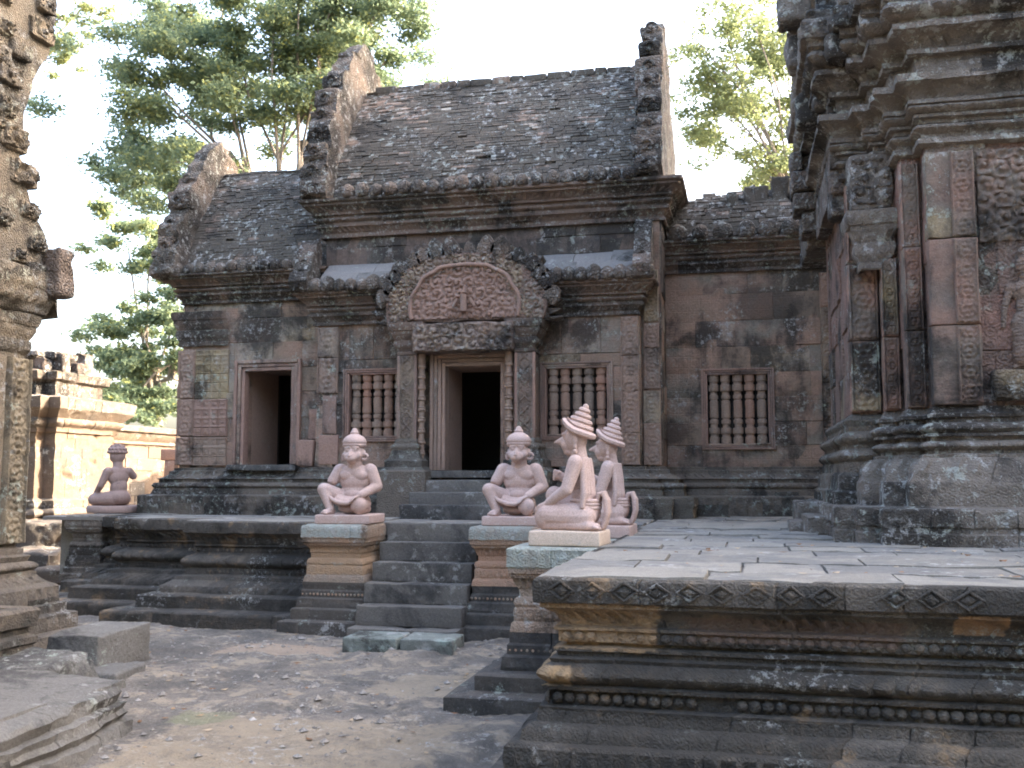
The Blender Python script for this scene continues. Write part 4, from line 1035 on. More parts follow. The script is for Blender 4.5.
# slipped facing stones left of the bay
for i, (x0, x1, z0, z1, r, d) in enumerate(((-5.94, -5.72, 1.76, 2.12, .04, .045), (-5.69, -5.42, 1.74, 2.08, .09, .05), (-5.93, -5.7, 2.14, 2.56, .0, -.26))):
    mb = rbox((x0, 12.72 - d, z0), (x1, 13.0, z1), r=.014, seg=.06, amp=.008, seed=930 + i, chip=.06)
    c = Matrix.Translation(((x0 + x1) / 2, 12.7, z0)); mb.xform(c @ Matrix.Rotation(r, 4, 'Y') @ c.inverted())
    obj('facing_stone', mb, M['plain'], hall, smooth=40)

# ------------------------------------------------------------------ right tower
tw = thing('temple_tower', 'tall redented sandstone tower shrine with carved pilasters, rising past the right edge of view', 'tower', (3.3, 10.1, ZT))
CX, CY = 3.3, 10.1
Q = [(2.38, 1.05), (2.13, 1.05), (2.13, 1.25), (2.0, 1.25), (2.0, 1.6), (1.85, 1.6), (1.85, 1.85)]   # outward steps of one quarter
def redent(d=0.0, q=Q):
    a = [(CX - x + d, CY - y + d) for x, y in q]
    b = [(CX + x - d, CY - y + d) for x, y in q[::-1]]
    c = [(CX + x - d, CY + y - d) for x, y in q]
    e = [(CX - x + d, CY + y - d) for x, y in q[::-1]]
    return a + b + c + e
W0 = redent()
TB = [(.47, 1.05), (.47, 1.19), (.45, 1.2), (.45, 1.235), (.47, 1.245), (.47, 1.36), (.455, 1.375), (.26, 1.38), (.24, 1.39), (.24, 1.57), (.225, 1.585), (.22, 1.60)]
TB += arc(.215, 1.61, .14, 1.75, .008, 5) + [(.11, 1.755), (.11, 1.78), (.06, 1.785), (.06, 1.81)] + arc(.07, 1.815, .07, 1.88, .04, 5) + [(.04, 1.885), (.04, 1.915), (.085, 1.92), (.085, 1.94)] + arc(.07, 1.945, .07, 2.02, .04, 5) + [(.035, 2.025), (.035, 2.06), (.06, 2.065), (.06, 2.09), (.03, 2.10), (.0, 2.15), (-.05, 2.16)]
QB = [(2.13, 1.25), (2.0, 1.25), (2.0, 1.6), (1.85, 1.6), (1.85, 1.85)]
mb = MB(); sweep(mb, redent(0, QB), TB, seg=.03, jit=.008, chip=.09, closed=True, seed=1001, groove=.014, orn=((1.61, 1.75, .11, .014, 'leaf'), (1.815, 1.88, .08, .012, 'petal'), (1.945, 2.02, .08, .012, 'petal'), (1.25, 1.36, .16, .008, 'leaf'))); obj('base_moulding', mb, M['towerpl'], tw, smooth=38)
mb = MB(); sweep(mb, [(.92, 11.4), (.92, 9.05), (1.3, 9.05)], [(.2, 1.05), (.2, 1.3), (.17, 1.32), (.17, 1.48), (.13, 1.5), (.12, 1.62), (.09, 1.65), (.09, 1.72)] + arc(.08, 1.74, .08, 1.84, .05, 6) + [(.05, 1.85), (.05, 1.88)] + arc(.06, 1.89, .06, 1.99, .045, 6) + [(.03, 2.0), (.03, 2.04)] + arc(.03, 2.05, .01, 2.14, .03, 4) + [(-.03, 2.16)], seg=.03, jit=.01, chip=.1, seed=1002, orn=((1.32, 1.48, .12, .012, 'leaf'),)); obj('base_moulding', mb, M['base'], tw, smooth=38)
mb = MB()
for i in range(len(W0)):
    a, b = Vector(W0[i]), Vector(W0[(i + 1) % len(W0)]); blockwall(mb, a, (b - a), (b - a).length, 2.14, 5.2, seed=1010 + i, rough=.014, bw=(.3, .6), course=(.35, .55), thick=.2)
obj('wall', mb, M['tower'], tw, smooth=30)
# carved pilaster shafts on the visible steps
def tstrip(x0, x1, y0, y1, z0, z1, seed, mat='scroll'):
    pl = obj('pilaster', rbox((x0, y0, z0), (x1, y1, z1), r=.01, seg=.09, amp=.008, seed=seed, chip=.05), M['towerplain'], tw, smooth=40)
    mb = MB(); wd = x1 - x0; xa = x0 + (wd * .50 if wd > .3 else .01); L_ = (wd * .46 if wd > .3 else wd - .02); relief(mb, (xa, y0), (1, 0), L_, z0 + .01, z1 - .01, H_scroll(L_, L_ * .95, seed), .026, .009, .008, seed=seed, wear=.35); obj('carved_panel', mb, M['towerplain'], pl, smooth=60)
for (x0, x1, y, sd) in ((1.44, 1.80, 8.25, 1), (1.29, 1.43, 8.5, 2), (1.16, 1.29, 8.85, 3), (.91, 1.165, 9.05, 4)):
    z = 2.16
    for k, h_ in enumerate((.62, .68, .7)): tstrip(x0, x1, y - .05 - .008 * (k % 2), y + .08, z, z + h_ - .006, 1100 + sd * 10 + k); z += h_
tstrip(2.42, 2.8, 8.2, 8.33, 2.16, 4.3, 1160)
CAPT = [(0, 4.2), (.05, 4.22), (.05, 4.26), (.02, 4.27), (.02, 4.30)] + arc(.03, 4.31, .03, 4.38, .05, 5) + [(.04, 4.385), (.04, 4.42), (.08, 4.425), (.08, 4.45)] + arc(.06, 4.455, .10, 4.52, .05, 5) + [(.13, 4.525), (.13, 4.56), (.09, 4.57), (.10, 4.6)] + arc(.11, 4.61, .19, 4.68, -.02, 4) + [(.22, 4.685), (.22, 4.74), (.12, 4.75), (.05, 4.8)]
CAPT += [(.06, 4.92), (.12, 4.93), (.12, 4.97), (.08, 4.98)] + arc(.09, 5.0, .2, 5.09, -.02, 4) + [(.25, 5.095), (.25, 5.14), (.2, 5.15), (.2, 5.18)] + arc(.24, 5.19, .27, 5.3, .05, 4) + [(.26, 5.31), (.30, 5.33), (.30, 5.38), (.35, 5.39), (.35, 5.54), (.33, 5.58), (.1, 5.66)]
mb = MB(); sweep(mb, W0, CAPT, seg=.03, jit=.014, chip=.16, closed=True, seed=1201, groove=.02, orn=((4.31, 4.38, .08, .014, 'petal'), (4.455, 4.52, .08, .014, 'petal'), (4.61, 4.68, .07, .014, 'leaf'), (5.0, 5.09, .09, .016, 'leaf'), (5.19, 5.3, .10, .02, 'petal'), (5.4, 5.54, .2, .026, 'leaf'))); obj('cornice', mb, M['towerpl'], tw, smooth=38)
T2 = [(.0, 5.6), (.02, 6.2), (.05, 6.3), (.12, 6.4), (.28, 6.5), (.3, 6.75), (.1, 6.85), (-.2, 6.9)]
mb = MB(); sweep(mb, redent(.12), T2, seg=.12, jit=.02, chip=.1, closed=True, seed=1203); sweep(mb, redent(.5), [(0, 6.8), (0, 7.5), (.2, 7.7), (.2, 7.9), (-.1, 8.0)], seg=.15, jit=.02, closed=True, seed=1204)
sweep(mb, redent(.9), [(0, 7.9), (0, 8.6), (.18, 8.75), (.18, 8.95), (-.1, 9.0)], seg=.2, jit=.02, closed=True, seed=1205); lathe([(1.1, 8.9), (1.15, 9.3), (.7, 9.9), (.3, 10.3), (.05, 10.6)], 20, (CX, CY, 0), mb=mb)
obj('upper_tier', mb, M['towerpl'], tw, smooth=38)
# worn acroteria standing on and hanging from the eaves
rg = random.Random(12)
for i, (x, y, z, s) in enumerate(((.78, 9.35, 4.95, .2), (.68, 9.75, 4.95, .24), (.86, 8.75, 5.15, .2), (1.1, 8.35, 5.2, .2), (.66, 10.2, 5.2, .25), (.75, 9.1, 5.45, .25), (1.25, 8.0, 5.5, .22), (.62, 9.6, 5.45, .26), (.62, 10.0, 5.7, .25), (.95, 8.6, 5.55, .2), (.55, 9.4, 5.8, .3), (1.2, 8.2, 5.8, .25))):
    mb = rbox((x - s * .5, y - s * .6, z), (x + s * .5, y + s * .6, z + s * 1.3), r=.05, seg=.05, amp=.025, seed=1300 + i, chip=.15)
    obj('worn_corner_stone', mb, M['towerpl'], tw, smooth=40)
# side porch pediment (faces left, seen almost edge on): slab with stepped outline and hanging serpent end
PO = [(9.3, 4.3), (9.05, 4.35), (9.0, 4.6), (9.1, 4.85), (9.15, 5.1), (9.3, 5.4), (9.55, 5.7), (9.8, 6.1), (10.1, 6.4), (10.4, 6.1), (10.65, 5.7), (10.9, 5.4), (11.1, 5.0), (11.2, 4.6), (11.15, 4.35), (10.9, 4.3), (10.8, 4.1), (9.4, 4.1)]
obj('porch_pediment', extrude(PO, .80, 1.02, 'x', amp=.03, seed=1401, b=.5), M['gable'], tw, smooth=35)
for i, (y, z) in enumerate(((9.25, 4.12), (9.2, 4.3), (9.22, 4.5), (9.12, 4.75))):
    obj('worn_corner_stone', rbox((.80, y - .14, z - .2), (1.06, y + .16, z + .02), r=.04, seg=.05, amp=.02, seed=1410 + i, chip=.14), M['gable'], tw, smooth=40)
pk = obj('porch_pediment', rbox((.72, 11.15, 4.1), (1.1, 12.5, 5.1), r=.03, seg=.08, amp=.02, seed=1402, chip=.12), M['gable'], tw, smooth=38)
for i, (x0, x1, y0, z0, z1) in enumerate(((.66, .98, 10.85, 4.2, 4.42), (.58, .92, 10.8, 4.44, 4.62), (.56, .74, 10.78, 4.64, 4.86), (.74, .98, 10.85, 4.63, 4.8), (.66, .9, 10.9, 4.82, 5.06), (.56, .68, 10.85, 4.88, 5.1), (.7, .95, 11.0, 5.07, 5.24))):
    obj('worn_corner_stone', rbox((x0, y0, z0), (x1, y0 + .5, z1), r=.025, seg=.045, amp=.014, seed=1440 + i, chip=.12), M['gable'], tw, smooth=40)
mb = MB(); sweep(mb, [(1.0, 9.2), (1.0, 8.8), (1.24, 8.8), (1.24, 9.2)], [(o * .9, 3.35 + z * 1.35) for o, z in CAPP], jit=.01, seg=.03, seed=1424, blk=False, chip=.1, orn=((3.44, 3.54, .06, .01, 'petal'), (3.6, 3.7, .07, .012, 'leaf'), (3.74, 3.84, .08, .012, 'petal'))); rbox((.93, 8.74, 3.86), (1.28, 9.2, 4.34), r=.02, seg=.05, amp=.014, seed=1425, mb=mb, chip=.1); relief(mb, (.95, 8.74), (1, 0), .31, 3.9, 4.3, H_fol(.16, 5), .04, .01, .0, seed=1426, wear=.3)
obj('porch_capital', mb, M['towerpl'], tw, smooth=38)
# low steps beside the plinth
for i, (x0, x1, y0, y1, h_) in enumerate(((.52, .74, 9.2, 9.9, .16), (.40, .62, 9.55, 10.1, .10), (.5, .72, 10.1, 11.2, .26))):
    tag(obj('stone_slab', rbox((x0, y0, ZT - .02), (x1, y1, ZT + h_), r=.02, seg=.07, amp=.01, seed=1430 + i, chip=.08), M['towerpl'], smooth=40), ['dark step block tucked against the left foot of the tower', 'lowest small slab lying farthest left of the tower foot', 'highest dark slab behind the tower foot by the wall'][i], 'slab', 'slabs at the foot of the tower')

# ------------------------------------------------------------------ figures: many tapered limbs fused into one carved surface
def cap(mb, a, b, r0, r1, n=14):
    a, b = Vector(a), Vector(b); d = b - a; L = max(d.length, 1e-5); d /= L
    u = d.cross(Vector((0, 0, 1)) if abs(d.z) < .9 else Vector((1, 0, 0))).normalized(); v = d.cross(u); rings = []
    for k in range(5): t = -math.pi / 2 + k * math.pi / 8 if k < 4 else 0; rings.append((a + d * r0 * math.sin(t), r0 * max(.02, math.cos(t))))
    for k in range(5): t = k * math.pi / 8; rings.append((b + d * r1 * math.sin(t), r1 * max(.02, math.cos(t))))
    base = len(mb.v)
    for c, r in rings:
        for i in range(n): t = 2 * math.pi * i / n; mb.v.append(tuple(c + (u * math.cos(t) + v * math.sin(t)) * r))
    for k in range(len(rings) - 1):
        for i in range(n): j = (i + 1) % n; mb.face((base + k * n + i, base + k * n + j, base + (k + 1) * n + j, base + (k + 1) * n + i))
    mb.face([base + i for i in range(n)][::-1]); mb.face([base + (len(rings) - 1) * n + i for i in range(n)])
def ell(mb, c, r, rot=None, n=18, m=12):
    base = len(mb.v); c = Vector(c); Rm = rot or Matrix.Identity(3)
    for k in range(m + 1):
        ph = -math.pi / 2 + math.pi * k / m
        for i in range(n):
            t = 2 * math.pi * i / n; p = Vector((r[0] * math.cos(ph) * math.cos(t), r[1] * math.cos(ph) * math.sin(t), r[2] * math.sin(ph)))
            if k in (0, m): p *= 1; p.x += 1e-4 * math.cos(t); p.y += 1e-4 * math.sin(t)
            mb.v.append(tuple(c + Rm @ p))
    for k in range(m):
        for i in range(n): j = (i + 1) % n; mb.face((base + k * n + i, base + k * n + j, base + (k + 1) * n + j, base + (k + 1) * n + i))
    mb.face([base + i for i in range(n)][::-1]); mb.face([base + m * n + i for i in range(n)])
def fuse(name, mb, mat, parent, vox=.007, smooth=6, label=None):
    """voxel-union the overlapping volumes to one continuous mesh"""
    me0 = attr_mesh(name + '_src', mb, None); tmp = bpy.data.objects.new('tmp', me0); C.objects.link(tmp)
    r = tmp.modifiers.new('r', 'REMESH'); r.mode = 'VOXEL'; r.voxel_size = vox; r.use_smooth_shade = True
    s = tmp.modifiers.new('s', 'SMOOTH'); s.factor = .5; s.iterations = smooth
    dg = bpy.context.evaluated_depsgraph_get(); me = bpy.data.meshes.new_from_object(tmp.evaluated_get(dg))
    bpy.data.objects.remove(tmp); bpy.data.meshes.remove(me0); me.name = name
    me.materials.clear(); me.materials.append(mat)
    if 'blk' not in me.attributes:
        a = me.attributes.new('blk', 'FLOAT', 'FACE'); a.data.foreach_set('value', [.5] * len(me.polygons))
    me.shade_smooth()
    o = bpy.data.objects.new(name, me); C.objects.link(o); o.parent = parent; ORI[o.name] = Vector((0, 0, 0))
    if label: o['label'] = label
    return o
def hand(mb, wrist, direction, down, side, s=1.0, curl=.25):
    """palm, four unequal bent fingers, thumb from the side of the palm"""
    w_ = Vector(wrist); d = Vector(direction).normalized(); dn = Vector(down).normalized(); lat = d.cross(dn).normalized() * side
    dn = lat.cross(d).normalized() * side
    if dn.dot(Vector(down)) < 0: dn = -dn
    pc_ = w_ + d * .04 * s
    for k in (-1.2, -.4, .4, 1.2): cap(mb, w_ + lat * k * .007 * s, w_ + d * .065 * s + lat * k * .013 * s, .014 * s, .0115 * s, 10)
    for k, ln in zip((-1.5, -.5, .5, 1.5), (.052, .06, .056, .042)):
        a = w_ + d * .065 * s + lat * k * .0135 * s; b = a + (d + dn * curl).normalized() * ln * .5 * s; c = b + (d + dn * curl * 3).normalized() * ln * .5 * s
        cap(mb, a, b, .0095 * s, .0085 * s, 8); cap(mb, b, c, .0085 * s, .007 * s, 8)
    a = w_ + d * .02 * s - lat * .016 * s; b = a + (d * .6 - lat * .8).normalized() * .035 * s; c = b + (d * .95 - lat * .2 + dn * .3).normalized() * .03 * s
    cap(mb, a, b, .011 * s, .0095 * s, 8); cap(mb, b, c, .0095 * s, .0075 * s, 8)

def ape(loc, label, rz=0):
    """seated ape-headed guardian: right knee raised, left knee down, left hand on it, right forearm lost; local -Y is forward"""
    t = thing('ape_statue', label, 'statue', loc, 'seated ape headed guardian statues'); t.rotation_euler = (0, 0, rz); ORI[t.name] = Vector((0, 0, 0))
    p = obj('plinth', rbox((-.30, -.30, 0), (.31, .29, .098), r=.012, seg=.06, amp=.003, seed=5, chip=.015), M['statue'], t, smooth=40, local=True)
    b = MB(); Z = .098
    def V(x, y, z): return (x, y, z + Z)
    # trunk
    ell(b, V(.03, .10, .13), (.165, .14, .13)); ell(b, V(.035, .07, .24), (.165, .12, .13)); ell(b, V(.035, .06, .36), (.175, .12, .13)); ell(b, V(.035, .055, .445), (.19, .105, .10))
    for s in (-1, 1): ell(b, V(.035 + s * .07, -.015, .42), (.085, .045, .06)); ell(b, V(.035 + s * .165, .06, .485), (.075, .07, .065))
    cap(b, V(.035, .05, .48), V(.035, .02, .60), .085, .08); ell(b, V(.035, -.015, .215), (.10, .06, .06))
    # head and ape muzzle
    ell(b, V(.035, .0, .675), (.108, .112, .125)); ell(b, V(.032, -.095, .62), (.074, .07, .058)); ell(b, V(.032, -.118, .606), (.062, .055, .042))
    ell(b, V(.032, -.085, .575), (.05, .05, .026)); cap(b, V(.032, -.155, .652), V(.032, -.11, .69), .016, .014); ell(b, V(.032, -.168, .634), (.02, .014, .011))
    for s in (-1, 1):
        cap(b, V(.034 + s * .02, -.104, .728), V(.034 + s * .072, -.088, .722), .014, .013); ell(b, V(.033 + s * .043, -.094, .70), (.022, .016, .013)); ell(b, V(.035 + s * .112, .02, .66), (.014, .03, .042)); ell(b, V(.034 + s * .068, -.06, .64), (.038, .045, .045))
    # left arm (image right) down to the lowered knee
    cap(b, V(.205, .06, .475), V(.285, .05, .30), .078, .064); cap(b, V(.285, .05, .30), V(.165, -.17, .205), .062, .042); hand(b, V(.17, -.17, .205), (-.55, -.55, -.25), (0, -.2, -1), 1, 1.25)
    # right upper arm, broken off at the elbow
    cap(b, V(-.14, .06, .475), V(-.205, .03, .37), .077, .064); ell(b, V(-.212, .025, .358), (.062, .06, .035))
    # raised right leg: thigh, shin, foot
    cap(b, V(-.06, .07, .14), V(-.25, -.12, .265), .105, .074); ell(b, V(-.255, -.13, .27), (.075, .075, .07)); cap(b, V(-.25, -.14, .25), V(-.17, -.16, .06), .066, .045)
    cap(b, V(-.165, -.13, .03), V(-.2, -.25, .024), .04, .034); ell(b, V(-.2, -.24, .02), (.05, .045, .022))
    for k in range(5): cap(b, V(-.165 - k * .017, -.262 + .004 * k, .018), V(-.168 - k * .019, -.29 + .008 * k, .014), .011 if k else .014, .009, 8)
    # lowered left leg: knee forward, shin folded under
    cap(b, V(.10, .08, .11), V(.15, -.16, .105), .11, .085); ell(b, V(.15, -.18, .10), (.088, .075, .085)); cap(b, V(.15, -.17, .055), V(.13, .2, .05), .06, .045); cap(b, V(.13, .2, .045), V(.10, .27, .04), .042, .03)
    ell(b, V(.03, .03, .06), (.17, .17, .065))
    body = fuse('body', b, M['statue'], t, .0062, 2)
    # loincloth hem hanging between the knees
    c = MB(); pts = [V(-.2, -.16, .2), V(-.13, -.2, .155), V(-.05, -.215, .125), V(.03, -.215, .12), V(.1, -.2, .14)]
    tube(c, pts, [.02, .024, .026, .026, .02], 8); tube(c, [V(-.12, .0, .2), V(-.05, -.06, .175), V(.035, -.075, .168), (.12, -.06, .175 + Z), V(.19, .0, .2)], [.018] * 5, 8)
    pts2 = [V(-.12, -.14, .18), V(-.05, -.15, .15), V(.03, -.15, .14), V(.1, -.14, .15)]
    for q in range(3): tube(c, [(x, y + .04 * q, z_ + .012 * q) for x, y, z_ in pts2], [.03] * 4, 8)
    fuse('loincloth', c, M['statue'], t, .008, 4)
    # helmet crown with topknot
    hm = lathe([(.112, .728), (.128, .738), (.132, .757), (.124, .765), (.13, .775), (.134, .79), (.118, .825), (.092, .85), (.06, .868), (.05, .872), (.046, .885), (.05, .893), (.036, .905), (.03, .925), (.018, .94), (.0, .945)], 26, (.035, .012, Z)); obj('headdress', hm, M['statue'], t, smooth=50, local=True)
    for s in (-1, 1):
        er = MB(); cc = Vector(V(.035 + s * .118, .0, .625)); n = 16
        pts = [cc + Vector((math.cos(k / n * 6.2832) * .012 * s + math.cos(k / n * 6.2832) * .026, -abs(0), math.sin(k / n * 6.2832) * .032)) for k in range(n + 1)]
        tube(er, pts, [.014] * (n + 1), 8); tube(er, [cc + Vector((-s * .01, .02, .03)), cc + Vector((0, 0, .03))], [.014, .012], 8)
        obj('earring', er, M['statue'], t, smooth=60, local=True)
    return t

ape((-4.22, 10.38, ZT), 'seated pink ape headed statue on the pedestal left of the steps', R(4))
ape((-2.36, 10.38, ZT), 'seated pink ape headed statue on the pedestal right of the steps', R(2))

def beaked(loc, label, rz, plm):
    """kneeling guardian with a beak and a tiered conical hat; local -Y is forward, near side +X after turning"""
    t = thing('beaked_statue', label, 'statue', loc, 'kneeling beaked statues in conical hats'); t.rotation_euler = (0, 0, rz); ORI[t.name] = Vector((0, 0, 0))
    obj('plinth', rbox((-.25, -.27, 0), (.25, .31, .115), r=.015, seg=.06, amp=.004, seed=9, chip=.02), M[plm], t, smooth=40, local=True)
    b = MB(); Z = .113
    def V(f, s, z): return (s, -f, z + Z)      # forward, side (+ = its left, towards the camera), up
    # trunk
    ell(b, V(-.15, 0, .14), (.15, .12, .12)); ell(b, V(-.13, 0, .26), (.125, .10, .13)); ell(b, V(-.10, 0, .40), (.145, .10, .13)); ell(b, V(-.09, 0, .48), (.155, .088, .085)); ell(b, V(-.03, 0, .42), (.11, .05, .08))
    for s in (-1, 1): ell(b, V(-.10, s * .155, .505), (.07, .065, .06))
    cap(b, V(-.10, 0, .52), V(-.085, 0, .64), .07, .066)
    # head, beak, ears
    ell(b, V(-.065, 0, .70), (.092, .10, .112)); ell(b, V(.0, 0, .655), (.06, .055, .06)); cap(b, V(.015, 0, .70), V(.10, 0, .672), .032, .013); cap(b, V(.02, 0, .685), V(.06, 0, .672), .03, .02)
    cap(b, V(.02, -.05, .735), V(.02, .05, .735), .018, .018); ell(b, V(.005, 0, .628), (.04, .04, .02)); ell(b, V(-.01, 0, .60), (.045, .045, .03))
    for s in (-1, 1): ell(b, V(.015, s * .042, .71), (.016, .016, .011)); ell(b, V(-.085, s * .094, .69), (.015, .026, .042)); ell(b, V(-.085, s * .097, .635), (.016, .018, .024))
    # near (left) arm to the knee, hand spread on the thigh
    cap(b, V(-.10, .165, .51), V(-.035, .20, .31), .065, .05); cap(b, V(-.035, .20, .31), V(.12, .15, .215), .05, .035); hand(b, V(.12, .15, .215), (.9, -.1, -.42)[0:1] and Vector((-.05, -.9, -.35)), (0, -.1, -1), 1, 1.25)
    # far (right) arm raised, fist before the chest
    cap(b, V(-.10, -.165, .51), V(-.02, -.20, .35), .064, .05); cap(b, V(-.02, -.20, .35), V(.09, -.15, .41), .048, .036); ell(b, V(.115, -.14, .425), (.034, .038, .036))
    for k in range(4):
        z_ = .445 - k * .019; cap(b, V(.11, -.165, z_), V(.152, -.15, z_ - .002), .0105, .0105, 8); cap(b, V(.152, -.15, z_ - .002), V(.145, -.118, z_ - .002), .0105, .009, 8)
    cap(b, V(.10, -.11, .44), V(.14, -.12, .462), .0115, .009, 8)
    # near leg folded flat: thigh, shin along the plinth, foot
    cap(b, V(-.14, .08, .11), V(.15, .14, .115), .11, .082); ell(b, V(.17, .14, .095), (.075, .07, .085)); cap(b, V(.16, .14, .05), V(-.18, .14, .042), .052, .042); cap(b, V(-.18, .14, .04), V(-.26, .12, .03), .036, .03)
    for k in range(5): cap(b, V(-.25, .10 + k * .016, .028), V(-.285, .10 + k * .018, .02), .012, .009, 8)
    # far leg: knee raised, foot on the plinth
    cap(b, V(-.12, -.08, .12), V(.13, -.12, .255), .105, .075); ell(b, V(.14, -.12, .26), (.075, .075, .075)); cap(b, V(.14, -.12, .24), V(.12, -.13, .05), .065, .045); cap(b, V(.11, -.13, .03), V(.24, -.13, .024), .042, .034)
    for k in range(5): cap(b, V(.25, -.095 - k * .018, .02), V(.285 - k * .006, -.094 - k * .019, .016), .012, .009, 8)
    ell(b, V(-.05, 0, .06), (.16, .19, .06)); ell(b, V(-.02, .02, .10), (.13, .14, .09))
    fuse('body', b, M['statue'], t, .0062, 3)
    # pleated shawl down the back, hanging over the hip to a ragged hem
    c = MB()
    for k in range(7):
        s = -.15 + k * .05
        tube(c, [V(-.13 - .04 * (1 - abs(s) * 4), s, .55), V(-.185 + abs(s) * .15, s * 1.05, .42), V(-.20 + abs(s) * .2, s * 1.1, .28), V(-.195 + abs(s) * .28, s * 1.12, .17 - .02 * (k % 2))], [.028, .03, .03, .022], 8)
    fuse('shawl', c, M['statue'], t, .007, 2)
    # the looped tail of the sash
    c = MB()
    for k in range(5): tube(c, [V(-.2, -.05 + k * .024, .12), V(-.235, -.05 + k * .026, .20), V(-.268, -.05 + k * .028, .275), V(-.30, -.05 + k * .028, .285), V(-.325, -.05 + k * .028, .23), V(-.33, -.05 + k * .028, .13), V(-.305, -.05 + k * .026, .05), V(-.285, -.05 + k * .026, .012)], [.02, .021, .022, .023, .023, .023, .022, .02], 8)
    fuse('sash_tail', c, M['statue'], t, .008, 3)
    c = MB()
    for q in range(3): tube(c, [(math.cos(a) * .135, .15 + math.sin(a) * .115, .17 + q * .027 + Z) for a in [i / 24 * 6.2832 for i in range(25)]], [.0165] * 25, 8)
    obj('waistband', c, M['statue'], t, smooth=60, local=True)
    # tiered conical hat with upturned brim, tipped back
    prof = [(.09, -.03), (.125, -.035), (.150, -.022), (.153, .0), (.138, .014), (.118, .018)]
    z_ = .016
    for k, r in enumerate((.108, .086, .062, .040)): prof += [(r, z_ + .004), (r + .010, z_ + .02), (r + .002, z_ + .037), (r - .014, z_ + .042)]; z_ += .042
    prof += [(.026, z_ + .01), (.02, z_ + .025), (0, z_ + .033)]
    hm = lathe(prof, 28); cr = extrude([(-.1, -.02), (-.09, .03), (-.05, .065), (0, .085), (.05, .065), (.09, .03), (.1, -.02)], -.145, -.118, 'y', amp=.003, seed=4, fill=.02)
    hm.v = [(x, y, z + (max(0, -y / .15) ** 1.5 * .05 if z < .04 else 0)) for x, y, z in hm.v]; hm.xform(Matrix.Translation((0, .092, .765 + Z)) @ Matrix.Rotation(R(-19), 4, 'X')); obj('hat', hm, M['statue'], t, smooth=45, local=True)
    for s in (-1, 1):
        e = lathe([(.0, -.02), (.016, -.015), (.02, 0), (.014, .015), (0, .02)], 10, (s * .1, .085, .60 + Z)); obj('earring', e, M['statue'], t, smooth=60, local=True)
    return t
k1 = beaked((-1.29, 7.45, 1.105), 'nearer kneeling pink beaked statue in a conical hat, on a pale plinth', R(-90 - 3), 'statue_pale')
k2 = beaked((-1.27, 9.1, 1.07), 'farther kneeling pink beaked statue in a conical hat, on a pink plinth', R(-90 - 3), 'statue')
k1.scale = (.92, .92, .97); k2.scale = (.96, .96, 1.0)

def seated(loc, label, rz):
    t = thing('seated_statue', label, 'statue', loc); t.rotation_euler = (0, 0, rz); ORI[t.name] = Vector((0, 0, 0))
    obj('plinth', lathe([(.37, 0), (.38, .02), (.38, .08), (.365, .1), (.0, .1)], 28, sy=1.0), M['statue_old'], t, smooth=40, local=True)
    b = MB(); Z = .1
    def V(f, s, z): return (s, -f, z + Z)
    ell(b, V(-.08, 0, .12), (.17, .15, .12)); ell(b, V(-.08, 0, .26), (.13, .10, .14)); ell(b, V(-.06, 0, .40), (.16, .10, .13)); ell(b, V(-.05, 0, .48), (.17, .09, .08))
    cap(b, V(-.05, 0, .5), V(-.03, 0, .62), .075, .068); ell(b, V(-.02, 0, .72), (.105, .115, .125)); ell(b, V(.07, 0, .68), (.06, .05, .06)); cap(b, V(.08, 0, .73), V(.11, 0, .69), .02, .024)
    for s in (-1, 1): ell(b, V(-.06, s * .165, .49), (.07, .065, .06)); ell(b, V(-.03, s * .105, .71), (.015, .03, .045)); ell(b, V(.085, s * .04, .735), (.018, .014, .011))
    cap(b, V(-.06, .17, .49), V(.0, .235, .29), .062, .05); cap(b, V(.0, .235, .29), V(.17, .2, .17), .05, .036); hand(b, V(.17, .2, .17), (-.05, -.9, -.25), (0, -.1, -1), 1, 1.3)
    cap(b, V(-.06, -.17, .49), V(-.05, -.25, .42), .062, .055)
    for s in (-1, 1): cap(b, V(-.06, s * .09, .10), V(.14, s * .24, .09), .11, .085); cap(b, V(.14, s * .24, .075), V(.2, -s * .04, .06), .075, .055); cap(b, V(.2, -s * .04, .05), V(.18, -s * .15, .04), .045, .035)
    fuse('body', b, M['statue_old'], t, .009, 4)
    hm = MB(); lathe([(.118, .74), (.128, .76), (.125, .80), (.10, .845), (.06, .865), (.0, .87)], 22, (0, .02, Z), mb=hm)
    for ring, (r, z_) in enumerate(((.122, .765), (.112, .81), (.08, .85), (.03, .868))):
        n = (16, 14, 9, 4)[ring]
        for k in range(n): a = k / n * 6.2832; ell(hm, (math.cos(a) * r, .02 + math.sin(a) * r, z_ + Z), (.026, .026, .022), n=8, m=6)
    obj('curled_hair', hm, M['statue_old'], t, smooth=60, local=True)
seated((-8.84, 12.85, ZT - .003), 'seated mauve stone figure seen from behind at far left end of the terrace', R(-90 - 22))

